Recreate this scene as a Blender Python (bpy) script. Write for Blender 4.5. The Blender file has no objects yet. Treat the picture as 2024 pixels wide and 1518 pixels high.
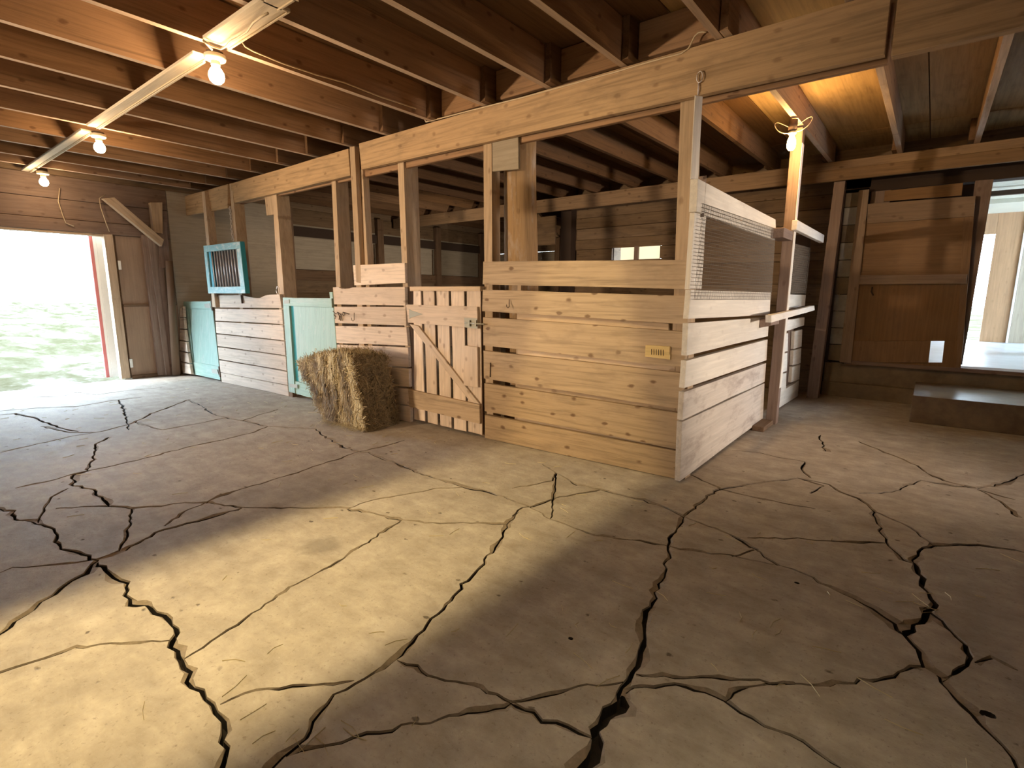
import bpy, math, random
import numpy as np
from mathutils import Vector, Matrix, noise
from mathutils.geometry import delaunay_2d_cdt
SC = bpy.context.scene
COL = SC.collection
RND = random.Random(7)
V = Vector
# ------------------------------------------------------------------ camera
F_PX = 1033.2; CAM_H = 1.2
_p, _r, _y = math.radians(9.745), math.radians(0.316), math.radians(38.417)
FWD = V((-math.sin(_y)*math.cos(_p), math.cos(_y)*math.cos(_p), -math.sin(_p)))
_R0 = V((math.cos(_y), math.sin(_y), 0)); _U0 = _R0.cross(FWD)
RIGHT = _R0*math.cos(_r)+_U0*math.sin(_r); UP = -_R0*math.sin(_r)+_U0*math.cos(_r)
CAM = V((0, 0, CAM_H))
cd = bpy.data.cameras.new('camera'); cam = bpy.data.objects.new('camera', cd); COL.objects.link(cam)
cd.sensor_width = 36; cd.lens = 36*F_PX/2024; cd.clip_start = .02; cd.clip_end = 400
m = Matrix((RIGHT, UP, -FWD)).transposed().to_4x4(); m.translation = CAM
cam.matrix_world = m; SC.camera = cam
# ------------------------------------------------------------------ sky, lights, exposure
SC.view_settings.view_transform = 'Standard'; SC.view_settings.look = 'None'
SC.view_settings.exposure = 0.9; SC.view_settings.gamma = 1.0; SC.view_settings.use_curve_mapping = False
wd = bpy.data.worlds.new('sky'); SC.world = wd; wd.use_nodes = True
bg = wd.node_tree.nodes['Background']; bg.inputs[0].default_value = (0.66, 0.84, 1.0, 1); bg.inputs[1].default_value = 14.5
def light(name, kind, loc, energy, color, size=.05, rot=None, **kw):
    l = bpy.data.lights.new(name, kind); l.energy = energy; l.color = color
    if kind == 'POINT': l.shadow_soft_size = size
    for k, v in kw.items(): setattr(l, k, v)
    if kind == 'AREA': l.size = size
    o = bpy.data.objects.new(name, l); COL.objects.link(o); o.location = loc
    if rot: o.rotation_euler = rot
    return o
light('daylight_sun', 'SUN', (-20, 0, 20), 3.0, (1, .97, .92), rot=(math.radians(35), math.radians(-20), 0), angle=.2)
# unseen warm lamp added over the aisle to make the long yellow floor pool
light('added_pool_lamp', 'AREA', (-1.965, .15, 2.59), 76, (1.0, .77, .38), shape='RECTANGLE', size=.016, size_y=2.1)
light('added_side_fill', 'AREA', (-.15, .5, 2.55), .8, (1.0, .84, .52), rot=(math.radians(10), 0, 0),
      shape='RECTANGLE', size=.12, size_y=.5, spread=math.radians(48))  # unseen lamp added as soft fill for the right of the floor
WARM = (1.0, .62, .30)
BULB_W = {1: 42, 2: 36, 3: 15, 4: 48}
light('added_rear_fill', 'POINT', (-1.0, -.9, 2.45), 14, (1, .74, .48), .06)  # unseen fill light added to lift the dim floor
def aim(loc, to): return (V(to)-V(loc)).to_track_quat('-Z', 'Y').to_euler()
p_ = (-5.3, -2.7, 1.4); light('added_rear_flood', 'SPOT', p_, 620, (1, .74, .47), rot=aim(p_, (-3.9, 3.3, 1.95)), spot_size=math.radians(62), spot_blend=.7, shadow_soft_size=.12)  # unseen spot added to brighten the stall front
p_ = (3.5, 3.5, 1.15); light('added_right_flood', 'SPOT', p_, 430, (1, .82, .66), rot=aim(p_, (-1.0, 4.6, 1.15)), spot_size=math.radians(52), spot_blend=.8, shadow_soft_size=.15)  # unseen spot added to light the white side planks
p_ = (-4.9, 6.2, 1.25); light('added_stall_flood', 'SPOT', p_, 70, (1, .82, .6), rot=aim(p_, (-8.7, 6.6, 1.55)), spot_size=math.radians(100), spot_blend=.6, shadow_soft_size=.1)  # unseen spot added to lift the left wall inside the stalls
# ------------------------------------------------------------------ pixel rays onto real planes
def ray(px, py): return FWD + RIGHT*((px-1012)/F_PX) - UP*((py-759)/F_PX)
def on(px, py, i, v):
    d = ray(px, py); return CAM + d*((v-CAM[i])/d[i])
def fl(px, py, z=0.0): return on(px, py, 2, z)
def yfront(x, z):                                   # the stall front leans a little and drifts forward to the left
    y0 = max(3.256-.0345*max(0, -1.166-x), 3.0); return y0+(3.262-y0)*min(1, max(0, z/2.35))
def W(px, py, off=0.0):
    y = 3.2
    for _ in range(5):
        p = on(px, py, 1, y+off); y = yfront(p.x, p.z)
    return on(px, py, 1, y+off)
def S(px, py, x=-1.166): return on(px, py, 0, x)
# ------------------------------------------------------------------ materials
def nt(name):
    mt = bpy.data.materials.new(name); mt.use_nodes = True; t = mt.node_tree; t.nodes.clear()
    out = t.nodes.new('ShaderNodeOutputMaterial'); b = t.nodes.new('ShaderNodeBsdfPrincipled')
    t.links.new(b.outputs[0], out.inputs[0]); return mt, t, b
class G:
    def __init__(s, t): s.t = t
    def n(s, ty, **kw):
        n = s.t.nodes.new(ty)
        for k, v in kw.items():
            if k.startswith('i'): n.inputs[int(k[1:])].default_value = v
            else: setattr(n, k, v)
        return n
    def l(s, a, b): s.t.links.new(a, b)
    def math(s, op, a, b=None, clamp=False):
        n = s.t.nodes.new('ShaderNodeMath'); n.operation = op; n.use_clamp = clamp
        for i, x in enumerate((a, b)):
            if x is None: continue
            if hasattr(x, 'links'): s.l(x, n.inputs[i])
            else: n.inputs[i].default_value = x
        return n.outputs[0]
    def ramp(s, f, stops):
        r = s.t.nodes.new('ShaderNodeValToRGB'); s.l(f, r.inputs[0]); e = r.color_ramp.elements
        while len(e) < len(stops): e.new(.5)
        for el, (p, c) in zip(e, stops): el.position = p; el.color = (*c, 1) if len(c) == 3 else c
        return r.outputs[0]
    def mix(s, f, a, b, mode='MIX'):
        n = s.t.nodes.new('ShaderNodeMix'); n.data_type = 'RGBA'; n.blend_type = mode
        for i, x in ((0, f), (6, a), (7, b)):
            if hasattr(x, 'links'): s.l(x, n.inputs[i])
            elif i == 0: n.inputs[0].default_value = x
            else: n.inputs[i].default_value = (*x, 1)
        return n.outputs[2]
    def scaled(s, vec, sc, off=(0, 0, 0)):
        n = s.t.nodes.new('ShaderNodeMapping'); s.l(vec, n.inputs[0]); n.inputs[3].default_value = sc; n.inputs[1].default_value = off
        return n.outputs[0]
    def noise(s, vec, scale, detail=3, rough=.55, dist=0):
        n = s.t.nodes.new('ShaderNodeTexNoise'); s.l(vec, n.inputs['Vector'])
        n.inputs['Scale'].default_value = scale; n.inputs['Detail'].default_value = detail
        n.inputs['Roughness'].default_value = rough; n.inputs['Distortion'].default_value = dist
        return n.outputs[0]
def wood(name, c, dark=.55, knots=1.0, stain=.4, stain_c=(.16, .11, .07), rough=.75, var=.16, paint=None, bump=.35):
    """sawn timber: grain runs along the board (attribute gc = metres along, across, through it)"""
    mt, t, b = nt(name); g = G(t)
    at = g.n('ShaderNodeAttribute', attribute_name='gc').outputs['Vector']
    oi = g.n('ShaderNodeObjectInfo').outputs['Random']
    gr = g.noise(g.scaled(at, (1.1, 26, 26)), 1.6, 4, .6, .6)
    fine = g.noise(g.scaled(at, (6, 160, 160)), 1.0, 2, .6)
    lo = tuple(x*dark for x in c); hi = tuple(min(1, x*1.16) for x in c)
    col = g.ramp(gr, [(.28, lo), (.5, c), (.72, hi)])
    col = g.mix(g.math('MULTIPLY', fine, .35), col, lo, 'MIX')
    # knots
    vo = g.n('ShaderNodeTexVoronoi', feature='F1', voronoi_dimensions='2D'); g.l(g.scaled(at, (4.2, 7.0, 1)), vo.inputs['Vector']); vo.inputs['Scale'].default_value = 1
    sep = g.n('ShaderNodeSeparateColor'); g.l(vo.outputs['Color'], sep.inputs[0])
    gate = g.math('GREATER_THAN', sep.outputs[0], .45)
    nv = g.noise(g.scaled(at, (14, 40, 40)), 1.0, 2)
    dd = g.math('ADD', vo.outputs['Distance'], g.math('MULTIPLY', g.math('SUBTRACT', nv, .5), .16))
    kn = g.ramp(dd, [(.05, (1, 1, 1)), (.12, (0, 0, 0))])
    kf = g.math('MULTIPLY', g.math('MULTIPLY', kn, gate), .75*knots)
    col = g.mix(kf, col, (c[0]*.28, c[1]*.2, c[2]*.16))
    # weather stains of their own shape
    st = g.ramp(g.noise(g.scaled(at, (1.5, 4, 4), (3.3, 1.2, 0)), 2.2, 5, .62), [(.52, (0, 0, 0)), (.72, (1, 1, 1))])
    col = g.mix(g.math('MULTIPLY', st, stain), col, stain_c)
    if paint:
        pf = g.ramp(g.noise(g.scaled(at, (3, 7, 7)), 3.0, 6, .7), [(paint[1]-.12, (1, 1, 1)), (paint[1]+.08, (0, 0, 0))])
        col = g.mix(pf, col, paint[0])
    br = g.math('ADD', g.math('MULTIPLY', oi, 2*var), 1-var)
    hs = g.n('ShaderNodeHueSaturation'); g.l(br, hs.inputs['Value']); g.l(col, hs.inputs['Color'])
    g.l(g.math('ADD', .96+.04, g.math('MULTIPLY', oi, -.12)), hs.inputs['Saturation'])
    g.l(hs.outputs[0], b.inputs['Base Color']); b.inputs['Roughness'].default_value = rough
    b.inputs['Specular IOR Level'].default_value = .25
    bp = g.n('ShaderNodeBump'); bp.inputs['Strength'].default_value = bump; bp.inputs['Distance'].default_value = .004
    g.l(g.math('ADD', gr, g.math('MULTIPLY', fine, .5)), bp.inputs['Height']); g.l(bp.outputs[0], b.inputs['Normal'])
    return mt
def plain(name, c, rough=.6, metal=0, emit=0, ec=None, nscale=0, c2=None, bump=0):
    mt, t, b = nt(name); g = G(t)
    b.inputs['Base Color'].default_value = (*c, 1); b.inputs['Roughness'].default_value = rough; b.inputs['Metallic'].default_value = metal
    if emit: b.inputs['Emission Color'].default_value = (*(ec or c), 1); b.inputs['Emission Strength'].default_value = emit
    if nscale:
        co = g.n('ShaderNodeTexCoord').outputs['Object']; n = g.noise(co, nscale, 6, .65)
        g.l(g.ramp(n, [(.35, c), (.65, c2 or c)]), b.inputs['Base Color'])
        if bump:
            bp = g.n('ShaderNodeBump'); bp.inputs['Strength'].default_value = bump; bp.inputs['Distance'].default_value = .01
            g.l(n, bp.inputs['Height']); g.l(bp.outputs[0], b.inputs['Normal'])
    return mt
M = {}
M['beam'] = wood('sawn_beam', (.50, .33, .175), .6, .6, .4)
M['under'] = wood('bounce_light_joist_edge', (.52, .38, .27), .75, .3, .3)  # pale underside colour stands for light bounced off the floor
M['joist2'] = wood('shade_toned_joist', (.17, .09, .04), .6, .6, .3, (.07, .04, .025))  # rear joists: shade put into a darker copy of the joist wood
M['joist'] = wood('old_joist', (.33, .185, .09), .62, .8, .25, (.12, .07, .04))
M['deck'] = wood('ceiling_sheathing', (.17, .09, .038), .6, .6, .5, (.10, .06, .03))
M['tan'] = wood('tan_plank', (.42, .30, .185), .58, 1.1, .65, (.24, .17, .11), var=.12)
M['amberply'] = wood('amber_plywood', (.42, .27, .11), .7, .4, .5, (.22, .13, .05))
M['white'] = wood('whitewashed_plank', (.66, .53, .42), .76, .6, .4, (.36, .27, .20))
M['cream'] = wood('white_painted_plank', (.82, .77, .69), .93, .15, .3, (.50, .44, .38), var=.07)
M['post'] = wood('stud', (.52, .38, .25), .72, .6, .3, (.2, .14, .1))
M['postd'] = wood('dark_stud', (.22, .135, .08), .6, .5, .4, (.08, .05, .035))
M['brown'] = wood('brown_board', (.26, .18, .14), .7, .5, .5, (.14, .085, .06))
M['barn'] = wood('back_wall_board', (.23, .15, .085), .65, .7, .6, (.09, .06, .04))
M['ply'] = wood('plywood', (.36, .245, .17), .86, .1, .3, (.22, .15, .11), var=.06)
M['pale'] = wood('pale_wall_board', (.40, .34, .26), .85, .1, .35, (.22, .18, .13))
M['log'] = wood('round_log', (.36, .22, .10), .6, .5, .7, (.46, .40, .36))
M['batten'] = wood('lamp_batten', (.62, .53, .40), .9, .1, .1, var=.05)
M['door'] = wood('sliding_door_board', (.25, .14, .06), .8, .2, .35, (.15, .09, .05), var=.05)
M['drail'] = wood('sliding_door_rail', (.30, .205, .135), .75, .5, .4, (.15, .09, .05))
M['teal'] = wood('teal_paint', (.29, .43, .37), .85, .1, .5, (.40, .46, .41), rough=.5, var=.03, paint=((.48, .50, .45), .34), bump=.2)
M['blue'] = wood('blue_frame_paint', (.22, .44, .46), .95, .0, .3, (.62, .66, .60), rough=.5, var=.02, paint=((.66, .66, .60), .42))
M['bluedark'] = plain('deep_teal_and_slot_shade', (.03, .28, .36), .5)
M['bar'] = plain('grey_iron_bar', (.70, .64, .62), .45, .4)
M['iron'] = plain('rusty_iron', (.10, .065, .045), .7, .5)
M['steel'] = plain('zinc_steel', (.34, .33, .28), .65, .3)
M['cable'] = plain('cream_cable', (.62, .50, .34), .6)
M['porcelain'] = plain('porcelain', (.80, .74, .58), .35)
M['bulb'] = plain('lit_bulb', (1, .9, .7), .3, emit=28, ec=(1.0, .80, .52))
M['bulb4'] = plain('lit_amber_bulb', (1, .8, .5), .3, emit=22, ec=(1.0, .66, .25))
M['dark'] = plain('dark_gap', (.05, .03, .02), .9)
M['plaque'] = wood('yellow_plaque', (.62, .45, .17), .8, .1, .4, (.30, .2, .08))
M['lowcream'] = wood('scuffed_white_plank', (.66, .60, .54), .85, .2, .8, (.36, .29, .25), var=.06)
M['roomply'] = wood('room_plywood', (.46, .27, .14), .8, .2, .3, (.3, .16, .09))
M['wire'] = plain('mesh_wire', (.22, .20, .18), .5, .5)
M['straw'] = None
M['block'] = plain('concrete_block', (.40, .38, .35), .85, nscale=9, c2=(.30, .28, .25), bump=.3)
M['found'] = plain('stained_foundation', (.26, .20, .13), .85, nscale=4, c2=(.16, .12, .08), bump=.3)
M['step'] = plain('worn_concrete_step', (.22, .16, .10), .42, nscale=6, c2=(.13, .09, .06), bump=.25)
M['roomfloor'] = plain('pale_wet_floor', (.62, .68, .76), .3, nscale=3, c2=(.5, .56, .64))
M['roomwhite'] = plain('white_ceiling_board', (.70, .68, .56), .7, nscale=1.4, c2=(.58, .57, .48))
M['bag'] = plain('white_sack', (.78, .82, .84), .7, nscale=14, c2=(.55, .58, .6), bump=.6)
M['red'] = plain('red_edge_paint', (.55, .16, .15), .5)
M['trimwhite'] = plain('white_trim', (.85, .84, .80), .5)
M['glass'] = plain('milky_glow_pane', (.80, .76, .62), .4, emit=.55, ec=(.80, .74, .52))  # faint glow stands in for daylight coming through the panes
def straw_mat():
    mt, t, b = nt('dry_hay'); g = G(t)
    a = g.n('ShaderNodeAttribute', attribute_name='tone').outputs['Fac']
    co = g.n('ShaderNodeTexCoord').outputs['Object']
    n = g.noise(co, 9, 4)
    f = g.math('ADD', g.math('MULTIPLY', a, .75), g.math('MULTIPLY', n, .3))
    g.l(g.ramp(f, [(.1, (.10, .065, .03)), (.45, (.34, .25, .12)), (.8, (.62, .52, .30)), (1, (.80, .72, .50))]), b.inputs['Base Color'])
    b.inputs['Roughness'].default_value = .7; return mt
M['straw'] = straw_mat()
def concrete_mat():
    mt, t, b = nt('cracked_concrete'); g = G(t)
    co = g.n('ShaderNodeTexCoord').outputs['Object']; oi = g.n('ShaderNodeObjectInfo').outputs['Random']
    big = g.noise(co, .9, 5, .6); mid = g.noise(co, 6, 6, .68); fin = g.noise(co, 60, 4, .7)
    streak = g.noise(g.scaled(co, (2.6, 7, 4)), 1.9, 5, .65, .8)
    col = g.ramp(big, [(.3, (.275, .235, .19)), (.5, (.355, .31, .26)), (.7, (.43, .385, .33))])
    col = g.mix(.55, col, g.ramp(mid, [(.32, (.20, .165, .135)), (.52, (.37, .325, .275)), (.68, (.54, .49, .43))]))
    col = g.mix(.22, col, g.ramp(streak, [(.35, (.22, .185, .155)), (.65, (.50, .455, .40))]))
    col = g.mix(g.ramp(fin, [(.30, (.55, .55, .55)), (.42, (0, 0, 0))]), col, (.15, .12, .10))
    col = g.mix(g.ramp(fin, [(.64, (0, 0, 0)), (.76, (.45, .45, .45))]), col, (.60, .56, .50))
    # small pits and chips
    vo = g.n('ShaderNodeTexVoronoi', feature='F1'); g.l(g.scaled(co, (9, 13, 9)), vo.inputs['Vector']); vo.inputs['Scale'].default_value = 1
    sp = g.n('ShaderNodeSeparateColor'); g.l(vo.outputs['Color'], sp.inputs[0])
    dd = g.math('ADD', vo.outputs['Distance'], g.math('MULTIPLY', g.math('SUBTRACT', g.noise(co, 45, 2), .5), .3))
    pit = g.math('MULTIPLY', g.ramp(dd, [(.05, (1, 1, 1)), (.12, (0, 0, 0))]), g.math('GREATER_THAN', sp.outputs[0], .72))
    col = g.mix(g.math('MULTIPLY', pit, .8), col, (.09, .07, .055))
    # round oil stain
    gm = g.n('ShaderNodeVectorMath', operation='DISTANCE'); g.l(g.scaled(co, (1, 1, 0)), gm.inputs[0]); gm.inputs[1].default_value = STAIN
    sd = g.math('ADD', gm.outputs['Value'], g.math('MULTIPLY', g.math('SUBTRACT', g.noise(co, 12, 4), .5), .12))
    col = g.mix(g.math('MULTIPLY', g.ramp(sd, [(.05, (1, 1, 1)), (.11, (0, 0, 0))]), .5), col, (.15, .13, .11))
    hs = g.n('ShaderNodeHueSaturation'); g.l(col, hs.inputs['Color']); g.l(g.math('ADD', .93, g.math('MULTIPLY', oi, .14)), hs.inputs['Value'])
    g.l(hs.outputs[0], b.inputs['Base Color'])
    g.l(g.ramp(mid, [(.3, (.72, .72, .72)), (.7, (.9, .9, .9))]), b.inputs['Roughness'])
    b.inputs['Specular IOR Level'].default_value = .16
    h = g.math('ADD', g.math('MULTIPLY', mid, .9), g.math('MULTIPLY', fin, .25)); h = g.math('SUBTRACT', h, g.math('MULTIPLY', pit, .7))
    bp = g.n('ShaderNodeBump'); bp.inputs['Strength'].default_value = .55; bp.inputs['Distance'].default_value = .012
    g.l(h, bp.inputs['Height']); g.l(bp.outputs[0], b.inputs['Normal']); return mt
STAIN = tuple(fl(632, 1079))[:2]+(0,)
M['concrete'] = concrete_mat()
M['dirt'] = plain('crack_dirt', (.012, .009, .006), .95, nscale=30, c2=(.03, .02, .014))
M['chip'] = plain('chipped_crack_edge', (.17, .135, .10), .9, nscale=25, c2=(.27, .22, .17), bump=.5)
# ------------------------------------------------------------------ object helpers
def link(name, data, parent=None):
    o = bpy.data.objects.new(name, data); COL.objects.link(o)
    if parent: o.parent = parent
    return o
def root(name, loc=(0, 0, 0), label=None, cat=None, group=None, kind=None):
    o = link(name, None); o.location = loc; o.empty_display_size = .1
    return tag(o, label, cat, group, kind)
def tag(o, label=None, cat=None, group=None, kind=None):
    if label: o['label'] = label
    if cat: o['category'] = cat
    if group: o['group'] = group
    if kind: o['kind'] = kind
    return o
def mesh_obj(name, verts, faces, mat, parent=None, gdir=None, gup=None, smooth=False, origin=None, mats=None, fm=None):
    off = V(parent.matrix_world.translation) if False else None
    base = parent_world(parent)
    if origin is None and parent is None:
        vs = np.array([tuple(v) for v in verts]); lo = vs.min(0); hi = vs.max(0)
        origin = V(((lo[0]+hi[0])/2, (lo[1]+hi[1])/2, lo[2]))
    o0 = V(origin) if origin is not None else base
    me = bpy.data.meshes.new(name)
    me.from_pydata([V(v)-o0 for v in verts], [], faces)
    for mm in (mats or [mat]): me.materials.append(mm)
    if fm: me.polygons.foreach_set('material_index', fm)
    if smooth: me.polygons.foreach_set('use_smooth', [True]*len(faces))
    if gdir is not None:
        a = V(gdir).normalized(); u = V(gup).normalized() if gup is not None else (V((0, 0, 1)) if abs(a.z) < .9 else V((1, 0, 0)))
        u = (u-a*u.dot(a)).normalized(); w = a.cross(u); r = V((RND.random()*50, RND.random()*50, RND.random()*50))
        at = me.attributes.new('gc', 'FLOAT_VECTOR', 'POINT')
        d = []
        for v in verts:
            v = V(v); d += [v.dot(a)+r.x, v.dot(u)+r.y, v.dot(w)+r.z]
        at.data.foreach_set('vector', d)
    me.update()
    o = link(name, me, parent); o.location = o0-base
    return o
def parent_world(p):
    w = V((0, 0, 0))
    while p: w += p.location; p = p.parent
    return w
def prism(name, outline, vec, mat, parent=None, gdir=None, jit=.0018, sub=4, ch=.003, **kw):
    """a board: front outline (world points), pushed back along vec, long edges slightly uneven, front arris eased"""
    o = [V(p) for p in outline]; vec = V(vec); pts = []
    for i in range(len(o)):
        a, b = o[i], o[(i+1) % len(o)]; L = (b-a).length
        n = max(1, min(sub, int(L/.12))) if len(o) < 8 else 1
        for k in range(n):
            p = a.lerp(b, k/n)
            if k: p = p+V((0, 0, RND.uniform(-jit, jit)))
            pts.append(p)
    c = sum(pts, V())/len(pts); n = len(pts)
    nv = vec.normalized()
    def inset(p):
        d = c-p; d = d-nv*d.dot(nv); return p+d.normalized()*min(ch, d.length*.3)
    vs = [inset(p) for p in pts]+[p+nv*ch for p in pts]+[p+vec for p in pts]
    nrm = sum(((pts[i]-c).cross(pts[(i+1) % n]-c) for i in range(n)), V())
    flip = nrm.dot(vec) > 0
    f = [list(range(n)), [i+2*n for i in reversed(range(n))]]
    for i in range(n):
        j = (i+1) % n; f += [[i, i+n, j+n, j], [i+n, i+2*n, j+2*n, j+n]]
    if flip: f = [list(reversed(q)) for q in f]
    if gdir is None:
        gdir = max(((o[(i+1) % len(o)]-o[i]) for i in range(len(o))), key=lambda e: e.length)
    return mesh_obj(name, vs, f, mat, parent, gdir, **kw)
def box(name, lo, hi, mat, parent=None, axis=None, **kw):
    lo, hi = V(lo), V(hi); d = hi-lo
    if axis is None: axis = max(range(3), key=lambda i: d[i])
    ch = min(.004, min(d)*.2)
    vs = []; f = []
    q = [(a, b, c) for a in (0, 1) for b in (0, 1) for c in (0, 1)]
    # chamfered box: 3 verts per corner
    for (a, b, c) in q:
        p = V((hi.x if a else lo.x, hi.y if b else lo.y, hi.z if c else lo.z))
        sx, sy, sz = (-ch if a else ch), (-ch if b else ch), (-ch if c else ch)
        vs += [p+V((0, sy, sz)), p+V((sx, 0, sz)), p+V((sx, sy, 0))]
    I = {c: i for i, c in enumerate(q)}
    def vid(c, k): return I[c]*3+k
    for k in range(3):
        for s in (0, 1):
            o1, o2 = [x for x in range(3) if x != k]
            cs = []
            for (u, v) in ((0, 0), (1, 0), (1, 1), (0, 1)):
                c = [0, 0, 0]; c[k] = s; c[o1] = u; c[o2] = v; cs.append(tuple(c))
            f.append([vid(c, k) for c in cs])
    for k in range(3):
        o1, o2 = [x for x in range(3) if x != k]
        for u in (0, 1):
            for v in (0, 1):
                c0 = [0, 0, 0]; c0[o1] = u; c0[o2] = v; c1 = list(c0); c1[k] = 1; c0, c1 = tuple(c0), tuple(c1)
                f.append([vid(c0, o1), vid(c1, o1), vid(c1, o2), vid(c0, o2)])
    for c in q: f.append([vid(c, 0), vid(c, 1), vid(c, 2)])
    cen = (lo+hi)/2; g = []
    for fc in f:
        p = [vs[i] for i in fc]; n = (p[1]-p[0]).cross(p[2]-p[0]); fcn = sum(p, V())/len(p)-cen
        g.append(fc if n.dot(fcn) > 0 else fc[::-1])
    return mesh_obj(name, vs, g, mat, parent, V([1 if i == axis else 0 for i in range(3)]), **kw)
def tube(name, pts, r, mat, parent=None, n=6, closed=False, **kw):
    pts = [V(p) for p in pts]; vs = []; f = []; m_ = len(pts)
    for i, p in enumerate(pts):
        a = pts[(i-1) % m_] if (closed or i) else p; b = pts[(i+1) % m_] if (closed or i < m_-1) else p
        t = (b-a).normalized(); u = t.cross(V((0, 0, 1)) if abs(t.z) < .9 else V((1, 0, 0))).normalized(); w = t.cross(u)
        rr = r[i] if isinstance(r, (list, tuple)) else r
        for k in range(n):
            an = 2*math.pi*k/n; vs.append(p+(u*math.cos(an)+w*math.sin(an))*rr)
    for i in range(m_ if closed else m_-1):
        for k in range(n):
            i2 = (i+1) % m_; f.append([i*n+k, i*n+(k+1) % n, i2*n+(k+1) % n, i2*n+k])
    if not closed: f += [list(range(n))[::-1], [(m_-1)*n+k for k in range(n)]]
    return mesh_obj(name, vs, f, mat, parent, smooth=True, **kw)
def lathe(name, prof, loc, mat, parent=None, n=20, **kw):
    vs = []; f = []; loc = V(loc)
    for r, z in prof:
        for k in range(n): a = 2*math.pi*k/n; vs.append(loc+V((r*math.cos(a), r*math.sin(a), z)))
    for i in range(len(prof)-1):
        for k in range(n): f.append([i*n+k, (i+1)*n+k, (i+1)*n+(k+1) % n, i*n+(k+1) % n])
    f += [list(range(n)), [(len(prof)-1)*n+k for k in range(n)][::-1]]
    return mesh_obj(name, vs, f, mat, parent, smooth=True, **kw)
def quadW(tl, tr, br, bl, off=0): return [W(*tl, off), W(*tr, off), W(*br, off), W(*bl, off)]
BACK = V((0, 1, 0))
# ================================================================== THE SETTING
# ---- floor: slabs between real cracks
CR = []   # (points in photo frame, half-width scale cm)
def A(w, *p): CR.append(([(x/2, 760+y/2) for x, y in p], w))
def B(w, *p): CR.append(([(1012+x/2, 760+y/2) for x, y in p], w))
A(1.2, (-40,485),(0,490),(50,500),(60,530),(150,545),(215,570),(215,610),(265,655),(345,680),(385,692))
A(1.5, (380,692),(440,680),(490,655),(590,600),(650,575),(740,550),(850,520),(960,485))
A(1.5, (390,690),(330,745),(270,780),(220,830),(130,890),(30,960),(-20,1000))
A(.8, (-20,752),(50,725),(150,718),(310,703),(385,690))
A(1.7, (385,700),(420,730),(450,760),(510,780),(500,830),(520,865),(600,880),(650,910),(690,945),(675,1010),(690,1055),(720,1090),(760,1130),(755,1200),(810,1240),(860,1290),(885,1330),(870,1380),(880,1440),(880,1530),(890,1600))
A(.4, (675,1010),(560,1020),(430,1030),(300,1035),(180,1080),(0,1140),(-60,1160))
A(.55, (720,1090),(800,1040),(900,970),(1000,905),(1100,835),(1250,745),(1400,660),(1500,590),(1590,535))
A(.9, (1590,535),(1500,515),(1370,490),(1200,488),(1000,488),(960,485),(830,468),(730,468),(640,480),(520,487),(430,480),(290,485),(220,490))
A(1.3, (430,480),(410,450),(370,415),(290,400),(290,355),(350,340))
A(1.4, (350,340),(370,290),(380,235),(430,208))
A(.7, (60,410),(180,385),(290,355),(350,340),(450,320),(600,285),(750,245),(880,218),(1000,190),(1060,165))
A(1.6, (1060,165),(970,145),(900,135),(850,118),(800,88),(745,60))
A(1.3, (1060,165),(1250,175),(1300,215),(1380,255),(1450,270),(1560,310),(1640,345),(1750,380),(1850,408),(1930,425),(2024,460))
A(.8, (1600,220),(1500,250),(1420,265),(1300,305),(1150,355),(1000,400),(870,440),(820,465),(730,500),(650,560))
A(.5, (520,487),(510,560),(490,630),(470,655))
A(.5, (270,410),(200,445),(170,500),(150,545))
A(.7, (0,270),(150,235),(280,205),(380,190),(520,155),(600,115),(680,85),(745,60))
A(.4, (1370,490),(1480,455),(1600,435),(1720,412),(1840,405))
A(.7, (1590,535),(1680,548),(1830,548),(2005,548))
A(.85, (2050,505),(2005,550),(1960,640),(1900,720),(1830,790),(1770,870),(1700,950),(1610,1040),(1560,1090),(1520,1125),(1400,1180),(1330,1230),(1250,1330),(1170,1430),(1080,1516),(1020,1580))
A(.6, (1570,1090),(1650,1110),(1690,1150),(1800,1175),(1900,1200),(2024,1255))
A(.5, (870,1265),(920,1240),(1010,1210),(1200,1190),(1400,1170))
A(.8, (1130,1470),(1250,1430),(1400,1395),(1550,1360),(1700,1325),(1850,1300),(2024,1252))
A(.8, (160,165),(220,178),(280,190),(380,190)); A(.9, (0,120),(60,115),(130,130),(240,172),(310,185))
A(.8, (530,150),(640,180),(760,158),(880,135),(900,135)); A(.7, (0,62),(110,50),(230,48),(330,30))
A(1.0, (0,105),(150,92),(300,88),(430,66),(560,50)); A(.8, (270,28),(380,40),(520,22),(640,12)); A(.7, (470,60),(490,100),(510,180))
A(.7, (960,142),(1010,125),(1100,98))
B(.9, (-10,455),(70,480),(150,530),(250,565),(330,595),(440,610),(540,620),(600,635),(628,642))
B(.6, (0,410),(40,405),(160,380),(175,350),(120,315)); B(.5, (175,350),(165,450),(150,530))
B(.5, (165,450),(240,435),(350,415)); B(.5, (0,520),(40,485),(80,480),(165,450))
B(1.1, (175,350),(260,395),(350,415),(430,435),(520,455),(600,485),(680,520),(770,560),(860,590),(930,630),(1000,680),(1060,715))
B(1.3, (1060,715),(1150,750),(1250,800),(1350,845),(1430,880),(1500,940),(1550,990),(1620,1080),(1680,1150),(1760,1240),(1850,1340),(1930,1430),(1990,1516),(2040,1590))
B(1.0, (680,520),(650,570),(620,620),(625,670),(600,740),(570,820),(550,880))
B(1.9, (550,875),(525,920),(520,1000),(510,1080),(490,1140),(450,1200),(420,1260)); B(3.1, (440,1225),(410,1270),(370,1315),(330,1400),(300,1470),(280,1530),(250,1600))
B(.8, (680,520),(730,480),(800,420),(860,405),(900,400),(1000,385),(1130,370),(1250,395),(1300,425),(1370,450),(1430,500),(1450,550),(1480,620),(1550,690),(1590,705))
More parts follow.
